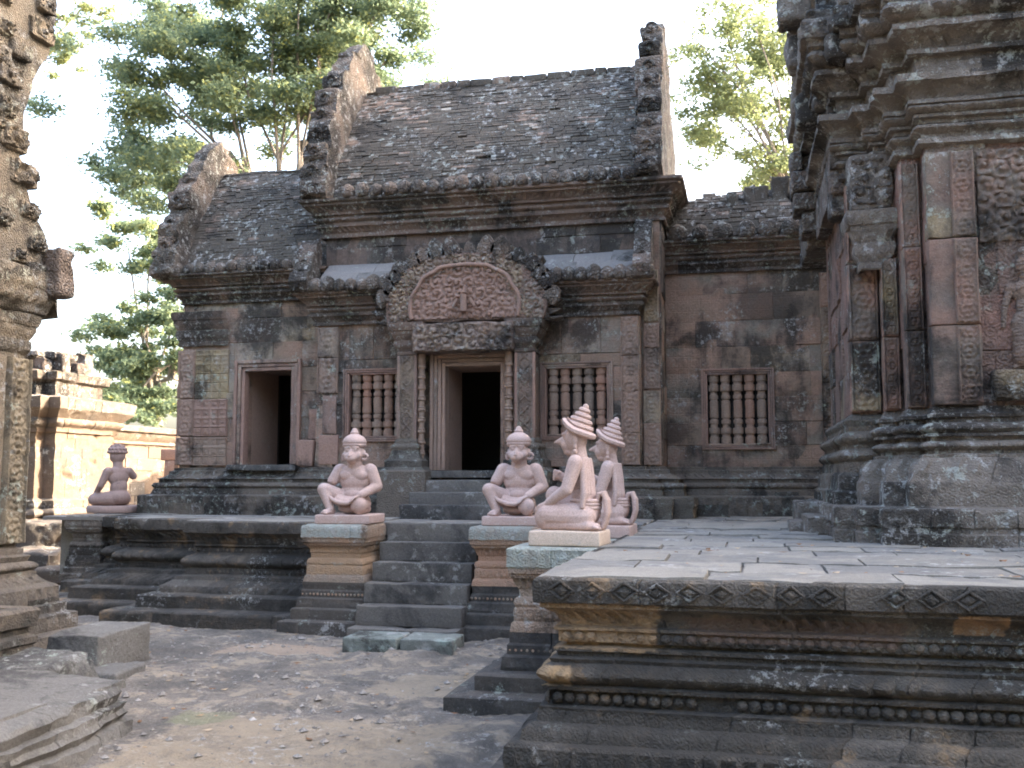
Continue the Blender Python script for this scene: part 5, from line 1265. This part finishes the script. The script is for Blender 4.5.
# devata standing in her niche on the tower
b = MB(); nx_, ny_, nz_ = 2.12, 8.23, 2.42
def V(x, z, y=0): return (nx_ + x, ny_ + y, nz_ + z)
ell(b, V(0, .80), (.06, .06, .075)); ell(b, V(0, .90), (.04, .04, .05)); cap(b, V(0, .7), V(0, .76), .035, .03); ell(b, V(0, .60), (.095, .05, .09)); ell(b, V(0, .48), (.07, .045, .09)); ell(b, V(0, .38), (.1, .055, .08))
for s in (-1, 1):
    cap(b, V(s * .1, .64), V(s * .15, .47), .032, .026); cap(b, V(s * .15, .47), V(s * .16, .33), .025, .018); ell(b, V(s * .04, .62, -.03), (.035, .03, .035)); cap(b, V(s * .05, .35), V(s * .055, .06), .062, .036); ell(b, V(s * .07, .02), (.045, .04, .025))
cap(b, V(0, .36, -.01), V(0, .1, -.01), .07, .11)
o = fuse('niche_figure', b, M['scroll'], None, .009, 4); o.parent = tw; o.location = -ORI[tw.name]
mb = MB(); relief(mb, (1.82, 8.25), (1, 0), .62, 3.42, 4.15, H_fol(.13, 21), .022, .007, .02, seed=1510, wear=.35); obj('niche_canopy', mb, M['towerplain'], tw, smooth=60)
obj('niche_base', rbox((1.85, 8.12, 2.18), (2.4, 8.3, 2.42), r=.03, seg=.08, amp=.01, seed=1500, chip=.06), M['tower'], tw, smooth=40)

# ------------------------------------------------------------------ library at the left edge
lb = thing('temple_library', 'golden brown carved stone building cut off by the left edge of the photo', 'temple', (-8.5, 6, 0))
LX, LY = -6.8, 8.36
LO = ((.41, .56, .12, .014, 'leaf'), (.60, .68, .08, .012, 'leaf'), (.72, .80, .09, .014, 'petal'), (.16, .30, .14, .01, 'leaf'))
LB = [(.52, -.1), (.52, .14), (.5, .155), (.4, .16), (.4, .30), (.38, .31), (.33, .32), (.33, .40), (.28, .41), (.27, .56), (.25, .575), (.2, .6), (.13, .68), (.13, .71)] + arc(.11, .72, .11, .80, .04, 5) + [(.08, .81), (.1, .86), (.05, .88), (.05, .93), (0, .95), (-.05, .96)]
lp = [(-11, 1.0), (LX, 1.0), (LX, LY), (-11, LY)]
mb = MB(); sweep(mb, lp, LB, seg=.03, jit=.008, chip=.08, seed=1601, groove=.014, orn=LO); obj('base_moulding', mb, M['libbase'], lb, smooth=38)
mb = MB()
blockwall(mb, (LX, 1.0), (0, 1), LY - 1.0, .95, 3.3, seed=1603, rough=.012); blockwall(mb, (LX, LY), (-1, 0), 4, .95, 3.3, seed=1605)
obj('wall', mb, M['library'], lb, smooth=30)
def ls(y0, y1, z0, z1, d, sd, mat='library'):
    if mat == 'libcarve':
        mb = MB(); relief(mb, (LX + d, y0), (0, 1), y1 - y0, z0, z1, H_scroll(y1 - y0, (y1 - y0) * .95, sd), .03, .008, .0, seed=sd, wear=.3); obj('pilaster', mb, M['libplain'], lb, smooth=60); return
    obj('pilaster', rbox((LX - .05, y0, z0), (LX + d, y1, z1), r=.012, seg=.1, amp=.008, seed=sd, chip=.05), M[mat], lb, smooth=40)
M['libplain'] = stone('golden_strip_stone', [(.25, .195, .12), (.31, .24, .145), (.21, .17, .12)], dark=.4, lich=.4, bump=.012)
M['libcarve'] = stone('golden_scroll_stone', [(.30, .21, .11), (.36, .26, .14), (.26, .19, .12)], dark=.15, lich=.1, carve='scroll', cscale=7, cdepth=.016)
ls(LY - .25, LY + .03, .98, 2.75, .05, 1611, 'libcarve'); ls(LY - .55, LY - .27, .98, 2.75, .03, 1612); ls(LY - 1.0, LY - .6, .98, 2.75, .06, 1613)
mb = MB(); sweep(mb, [(-11, 1.0), (LX, 1.0), (LX, LY), (-11, LY)], [(o * .8, 2.7 + z * 1.3) for o, z in CAPP] + [(.12, 3.2), (.14, 3.26), (.17, 3.32), (.18, 3.42), (.2, 3.46), (.2, 3.6), (.1, 3.64)], seg=.03, jit=.014, chip=.16, seed=1621, orn=((3.26, 3.42, .11, .02, 'leaf'), (3.45, 3.6, .09, .016, 'petal'), (2.8, 2.95, .09, .016, 'leaf'))); obj('cornice', mb, M['library'], lb, smooth=38)
# ruined pediment above, outline stepping in and out
PD = [(8.68, 3.42), (8.68, 3.2), (8.64, 3.38), (8.45, 3.5), (8.41, 3.72), (8.49, 3.81), (8.42, 4.02), (8.27, 4.15), (8.22, 4.34), (8.12, 4.46), (8.07, 4.74), (8.1, 5.25), (8.28, 5.7), (8.18, 5.53), (8.34, 5.77), (8.4, 5.98), (8.45, 6.37), (8.15, 8.9), (3, 8.9), (2.5, 3.42)]
pd = obj('pediment', extrude(PD, LX - .35, LX + .1, 'x', amp=.05, seed=1631, b=.5), M['library'], lb, smooth=35)
mb = MB(); relief(mb, (LX + .1, 5.5), (0, 1), 3.3, 3.5, 7.4, H_fol(.22, 31), .07, .02, .02, seed=1633, wear=.5, mask=inside(PD)); obj('gable_carving', mb, M['libplain'], pd, smooth=60)
rg = random.Random(44)
for i in range(20):   # carved stones of the gable, each weathered to its own shape
    z = 3.5 + i * .15; y = None
    j = max(k for k in range(len(PD) - 3) if PD[k][1] <= z + 1e-6 or k == 0); y = PD[j][0] - rg.uniform(.1, .28)
    if i % 2: y -= rg.uniform(.15, .5)
    s = rg.uniform(.1, .2); mb = rbox((LX + .0, y - s, z), (LX + .13 + rg.uniform(0, .05), y + s * .9, z + s * 1.2), r=.02, seg=.05, amp=.014, seed=1640 + i, chip=.1)
    relief(mb, (LX + .13, y - s * .8), (0, 1), s * 1.5, z + .02, z + s * 1.15, H_fol(s * 1.1, i), .05, .014, .02, seed=1640 + i, wear=.3)
    obj('carved_stone', mb, M['library'], pd, smooth=40)
mb = rbox((LX - .1, LY + .02, 3.38), (LX + .33, LY + .28, 3.86), r=.04, seg=.05, amp=.02, seed=1699, chip=.1); obj('corner_antefix', mb, M['gable'], lb, smooth=40)
# its lower doorstep platforms and the tumbled blocks in front
def blk(name, lo, hi, lab, sd, rz=0, r=.03, mat='rubble', chip=.1, grp='loose blocks by the library steps', cat='block', seg=.06, amp=.014):
    c = Vector(((lo[0] + hi[0]) / 2, (lo[1] + hi[1]) / 2, 0)); mb = rbox(lo, hi, r=r, seg=seg, amp=amp, seed=sd, chip=chip)
    T = Matrix.Translation(c); mb.xform(T @ Matrix.Rotation(rz, 4, 'Z') @ T.inverted()); return tag(obj(name, mb, M[mat], smooth=42), lab, cat, grp)
SPF = [(.3, -.1), (.3, .06), (.28, .07), (.2, .075), (.2, .16), (.15, .18), (.15, .24), (.17, .255), (.17, .30), (.12, .32), (.12, .36), (.16, .375), (.17, .48), (.15, .5), (.0, .505)]
fl = thing('step_flank', 'moulded stone block flanking the library steps at the left edge', 'block', (-6, 6.6, 0))
mb = MB(); sweep(mb, [(-6.8, 5.6), (-5.75, 5.6), (-5.75, 7.0), (-6.8, 7.0)], [(o, z * 1.12) for o, z in SPF], seg=.05, jit=.012, chip=.1, seed=1701, closed=True, groove=.012); rbox((-6.72, 5.7, .2), (-5.72, 7.0, .56), r=.02, amp=.008, seed=1702, mb=mb, chip=.05)
obj('moulded_side', mb, M['libbase'], fl, smooth=38)
blk('stone_block', (-5.6, 7.25, 0), (-5.12, 8.05, .33), 'dark squared block with sharp near edge, lying beside the library steps', 1711, R(3), r=.015, chip=.05)
blk('stone_slab', (-5.45, 7.0, -.05), (-4.8, 7.5, .09), 'flat grey slab half sunk in the earth in front of the squared block', 1713, R(6))
blk('stone_slab', (-5.9, 6.4, 0), (-4.95, 7.15, .23), 'flat broken slab lying between the moulded flank and the squared block', 1715, R(-8), r=.05, chip=.2, amp=.03)
dp = thing('doorstep_platform', 'broad worn grey doorstep platform filling the lower left corner', 'platform', (-5, 5, 0))
mb = MB(); sweep(mb, [(-7, 2.5), (-3.92, 2.5), (-3.86, 5.2), (-3.98, 5.82), (-4.5, 6.1), (-7, 6.1)], [(.13, -.1), (.12, .04), (.07, .06), (.10, .10), (.08, .13), (.09, .17), (.04, .18), (.06, .24), (.04, .27), (-.05, .285), (-.2, .29)], seg=.05, jit=.03, chip=.22, seed=1721, groove=.02, closed=True, course=.12); obj('worn_edge', mb, M['rubble'], dp, smooth=42)
mb = MB(); slabs(mb, -7, -3.95, 2.5, 5.95, .292, 77, dep=(.35, .6), wid=(.7, 1.6)); obj('paving', mb, M['rubble'], dp, smooth=42)
blk('rubble_stone', (-1.62, 9.75, 0), (-1.42, 9.95, .18), 'small pale broken stone standing behind the wide stepped foot', 1741, R(20), mat='statue_pale', grp='loose stones by the terraces')

# ------------------------------------------------------------------ far left: sunlit enclosure wall and ruins
ew = thing('enclosure_wall', 'sunlit golden enclosure wall running away behind the mauve figure', 'wall', (-17.5, 24, 0))
mb = MB(); blockwall(mb, (-17.5, 16), (0, 1), 13.5, 0, 2.9, seed=1801, course=(.35, .5), bw=(.4, .9), rough=.02, thick=.6); obj('wall', mb, M['goldwall'], ew, smooth=30)
mb = MB(); sweep(mb, [(-18.2, 16), (-17.5, 16), (-17.5, 29.5), (-18.2, 29.5)], [(0, 2.55), (.08, 2.6), (.05, 2.68), (.18, 2.82), (.2, 2.9), (.3, 2.95), (.3, 3.08), (-.6, 3.2)], seg=.15, jit=.02, chip=.15, seed=1803); obj('coping', mb, M['goldwall'], ew, smooth=38)
gp = thing('ruined_gateway', 'pale ruined carved stone tower with broken stepped top, beyond the library at far left', 'gateway', (-14.6, 18.4, 0))
def sq(h, c=(-14.6, 18.4), n=.25): return [(c[0] - h, c[1] - h + n), (c[0] - h + n, c[1] - h + n), (c[0] - h + n, c[1] - h), (c[0] + h - n, c[1] - h), (c[0] + h - n, c[1] - h + n), (c[0] + h, c[1] - h + n), (c[0] + h, c[1] + h - n), (c[0] + h - n, c[1] + h - n), (c[0] + h - n, c[1] + h), (c[0] - h + n, c[1] + h), (c[0] - h + n, c[1] + h - n), (c[0] - h, c[1] + h - n)]
mb = MB(); sweep(mb, sq(1.2), [(.5, -.1), (.5, .3), (.4, .32), (.4, .55), (.25, .6), (.2, .8)] + arc(.15, .82, .15, .98, .08, 5) + [(.08, 1.0), (.1, 1.15), (0, 1.2), (0, 2.5), (.05, 2.52), (.05, 2.6)] + arc(.06, 2.62, .14, 2.78, .05, 5) + [(.12, 2.8), (.3, 2.98), (.32, 3.2), (.1, 3.25)], seg=.06, jit=.02, chip=.15, closed=True, seed=1811, groove=.03, orn=((2.62, 2.78, .16, .03, 'petal'), (.6, .8, .2, .03, 'leaf'))); obj('wall', mb, M['goldwall'], gp, smooth=38)
mb = MB(); sweep(mb, sq(1.0), [(0, 3.2), (0, 3.55), (.1, 3.6), (.14, 3.75), (-.1, 3.8)], seg=.08, jit=.04, chip=.3, closed=True, seed=1815, groove=.03); sweep(mb, sq(.75), [(0, 3.7), (.0, 4.0), (.1, 4.1), (.05, 4.2), (-.3, 4.25)], seg=.08, jit=.06, chip=.4, closed=True, seed=1816, groove=.03)
for i in range(16):
    if h01(i, 'k') < .5: continue
    rbox((-14.6 + .9 * math.cos(i * .39) - .14, 18.4 + .9 * math.sin(i * .39) - .14, 3.6), (-14.6 + .9 * math.cos(i * .39) + .14, 18.4 + .9 * math.sin(i * .39) + .14, 3.78 + .55 * h01(i, 'g')), r=.05, seg=.09, amp=.03, seed=1860 + i, chip=.2, mb=mb)
obj('broken_top', mb, M['gable'], gp, smooth=38)
blk('ruined_pier', (-18.5, 30.2, 0), (-17, 32.5, 3.7), 'dark stump of broken wall seen past the end of the golden wall', 1841, r=.1, mat='base', chip=.3, grp='far ruins', cat='ruin', seg=.2, amp=.06)
blk('ruined_pier', (-15.9, 27.0, 0), (-14.6, 28.2, 2.55), 'low rounded ruin between the golden wall and the hall corner', 1843, r=.25, mat='towerpl', chip=.3, grp='far ruins', cat='ruin', seg=.2, amp=.08)
fo = thing('stone_doorway', 'small sunlit red stone door frame standing beside the hall corner', 'doorway', (-12.3, 20.5, 0))
for (x0, x1, z0, z1, nm) in ((-12.75, -12.5, 0, 2.0, 'jamb'), (-11.9, -11.65, 0, 2.0, 'jamb'), (-12.85, -11.55, 2.0, 2.25, 'lintel')):
    obj(nm, rbox((x0, 20.3, z0), (x1, 20.7, z1), r=.03, seg=.15, amp=.012, seed=int(-x0 * 10)), M['plain'], fo, smooth=40)
for i, (x, y, sx, sy, h_) in enumerate(((-11.2, 14.2, .7, .6, .45), (-10.4, 13.6, .5, .45, .25), (-12.2, 15.3, .8, .7, .85), (-11.6, 13.2, .6, .5, .3))):
    blk('fallen_block', (x - sx, y - sy, 0), (x + sx, y + sy, h_), ['sunlit golden fallen block beside the far terrace end', 'lowest golden fallen block near the pale pedestal', 'highest pale fallen block before the ruined gateway', 'flat golden fallen slab by the library corner'][i], 1850 + i, R(15 * i), mat='goldwall', grp='sunlit fallen blocks', r=.06, chip=.2, amp=.04)

# ------------------------------------------------------------------ trees
def tree(name, label, base, fork_z, tips, seed, leaf, nleaf, lsize, clump, mat='leaf', r0=.35, grp='tall trees behind the hall', stems=3, flat=.6):
    """trunk, forking limbs grown towards given crown tips, leaves in loose clumps about the twig ends"""
    rg = random.Random(seed); t = thing(name, label, 'tree', base, grp); base = Vector(base)
    mb = MB(); fork = base + Vector((rg.uniform(-.2, .2), 0, fork_z))
    tube(mb, [base, base.lerp(fork, .5) + Vector((.1, 0, 0)), fork], [r0 * 1.2, r0, r0 * .85], 10)
    hubs = []
    allp = [Vector(p) for p in tips]; cen = sum(allp, Vector()) / len(allp)
    for s in range(stems):
        a = (s + .5) / stems; grp_t = sorted(allp, key=lambda p: p.x)[int(len(allp) * s / stems):int(len(allp) * (s + 1) / stems)]
        c = sum(grp_t, Vector()) / len(grp_t); hub = fork.lerp(c, .5) + Vector((0, 0, .2)); mid = fork.lerp(hub, .5) + Vector((rg.uniform(-.3, .3), rg.uniform(-.3, .3), .5))
        tube(mb, [fork - Vector((0, 0, .2)), mid, hub], [r0 * .62, r0 * .48, r0 * .36], 8)
        for p in grp_t:
            m1 = hub.lerp(p, .5) + Vector((rg.uniform(-.6, .6), rg.uniform(-.6, .6), rg.uniform(0, .7)))
            tube(mb, [mid.lerp(hub, rg.uniform(.3, 1)), m1, p], [r0 * .25, r0 * .15, .03], 6); hubs.append((m1, p))
    obj('trunk', mb, M['bark'], t, smooth=60)
    lf = MB(); per = nleaf // len(hubs)
    for (m1, p) in hubs:
        subs = [p + Vector((rg.gauss(0, 1), rg.gauss(0, 1), rg.gauss(0, flat))) * clump * .85 for _ in range(9)] + [m1.lerp(p, .6)]
        tone = rg.uniform(-.15, .15)
        for k in range(per):
            s = subs[rg.randrange(len(subs))]; q = s + Vector((rg.gauss(0, 1), rg.gauss(0, 1), rg.gauss(0, flat * .8))) * clump * .24
            d = Vector((rg.gauss(0, 1), rg.gauss(0, 1), rg.gauss(0, .6))).normalized(); e = d.cross(Vector((rg.gauss(0, 1), rg.gauss(0, 1), rg.gauss(0, 1)))).normalized(); z = lsize * rg.uniform(.6, 1.4); o = len(lf.v)
            lf.v += [tuple(q - d * z), tuple(q + e * z * .5), tuple(q + d * z), tuple(q - e * z * .5)]
            lf.face((o, o + 1, o + 2, o + 3), min(1, max(0, rg.gauss(.38, .2) + tone + (.35 if rg.random() < .08 else 0))))
    obj('crown', lf, M[mat], t)
    return t
def polar(px, y, d):
    """a crown point by bearing: px right of the hall axis at distance d"""
    u = (px - 512) / 1000; v = (384 - y) / 1000; P_ = math.atan(.094); fy = math.cos(P_) - v * math.sin(P_); fz = math.sin(P_) + v * math.cos(P_)
    c, s = math.cos(R(13)), math.sin(R(13)); k = d / fy; return Vector(((u * c - fy * s) * k, (u * s + fy * c) * k, 1.6 + fz * k))
rg = random.Random(91)
def spread(lst, d, dv): return [polar(x, y, d + rg.uniform(-dv, dv)) for x, y in lst]
b = polar(272, 520, 36); b.z = 0
tree('broadleaf_tree', 'big spreading tree with several pale limbs behind the left half of the roof', b, 9.2,
     spread([(140, 62), (170, 28), (200, 60), (150, 105), (135, 165), (175, 140), (212, 112), (232, 30), (240, 78), (275, 5), (292, 55), (318, 28), (330, 85), (350, 18), (358, 66), (385, 62), (372, 22), (300, -30), (220, -30), (345, -35), (165, 190), (205, 178), (312, 112), (190, -10), (385, -12)], 36, 2.5), 5, M['leaf'], 110000, .085, 1.4, r0=.27, stems=6)
b = polar(150, 520, 44); b.z = 0
tree('broadleaf_tree', 'lower dense tree filling the gap between the library and the hall', b, 4.5,
     spread([(128, 248), (150, 225), (175, 260), (128, 330), (150, 310), (180, 320), (122, 355), (148, 365), (175, 375), (140, 392), (165, 402), (200, 350), (195, 280), (210, 400), (128, 405)], 44, 2), 15, M['leaf'], 30000, .115, 1.1, r0=.3)
b = polar(850, 520, 42); b.z = 0
tree('broadleaf_tree', 'sparse yellow green tree behind the low broken roof, right of the tall gable', b, 9.5,
     spread([(700, 45), (722, 18), (748, 8), (697, 125), (708, 75), (715, 95), (735, 60), (760, 40), (785, 30), (800, 60), (775, 80), (750, 100), (790, 110), (770, 140), (800, 150), (730, 120), (760, 175), (785, 180), (820, 20), (830, 90), (815, 170), (745, 150)], 42, 2), 25, M['leaf'], 26000, .10, 1.3, mat='leafy', r0=.26, stems=2)
b = polar(-60, 520, 40); b.z = 0
tree('broadleaf_tree', 'tree mostly behind the library, thin leafy twigs showing at the top left', b, 15,
     spread([(62, 18), (84, 6), (66, 48), (52, 58), (20, 10), (-20, 30), (-50, 0), (70, -30), (40, -20)], 40, 1.5), 35, M['leaf'], 4200, .10, .6, mat='leafy', r0=.3)
b = Vector((14.5, 18, 0))  # unseen tree added to keep sun off the gables and library
tree('broadleaf_tree', 'great added shade tree out of sight to the right of the tower', b, 11,
     [b + Vector((rg.uniform(-5, 5), rg.uniform(-5.5, 5), 15.5 + rg.uniform(-4.5, 5))) for _ in range(60)], 45, M['leaf'], 30000, .26, 1.3, r0=.5, stems=4)
b = Vector((13.5, 10, 0))  # second unseen tree, added to keep sun off the tower terrace
tree('broadleaf_tree', 'lower added shade tree out of sight to the right of the tower', b, 4.5,
     [b + Vector((rg.uniform(-3, 3), rg.uniform(-4, 4), 7.5 + rg.uniform(-3, 4))) for _ in range(36)], 55, M['leaf'], 16000, .26, 1.2, r0=.4, stems=3)

# the wood all round the court, unseen, added to screen low sky light
proto = None; rg = random.Random(17)
for i, az in enumerate((40, 62, 84, 104, 124, 144, 164, 184, 204, 224, 246, 268, 290)):
    r_ = 24 + 5 * ((i * 7) % 3) / 2
    if az < 90: r_ += 7
    p = Vector((math.sin(R(az)) * r_, math.cos(R(az)) * r_, 0))
    if proto is None:
        b0 = Vector((0, 0, 0)); tips = [Vector((rg.uniform(-5.5, 5.5), rg.uniform(-4, 4), rg.uniform(2.5, 13.5))) for _ in range(46)]
        proto = tree('broadleaf_tree', 'tree of the added wood round the court, out of sight behind the viewer', b0, 3.5, tips, 65, M['leaf'], 5200, .55, 1.3, r0=.35, grp='wood round the court'); o = proto
    else: o = copy_tree(proto)
    o.location = p; o.rotation_euler.z = R(i * 77); k = rg.uniform(.9, 1.08); o.scale = (k * 1.1, k * 1.1, k)
for p, k in (((-6.6, 35.5, 0), .62), ((-5.5, 26.0, 0), .5)):  # hidden trees added to break up the sun on the enclosure wall
    o = copy_tree(proto); o.location = p; o.rotation_euler.z = R(40); o.scale = (k, k, k); o['label'] = 'low added tree hidden behind the hall'
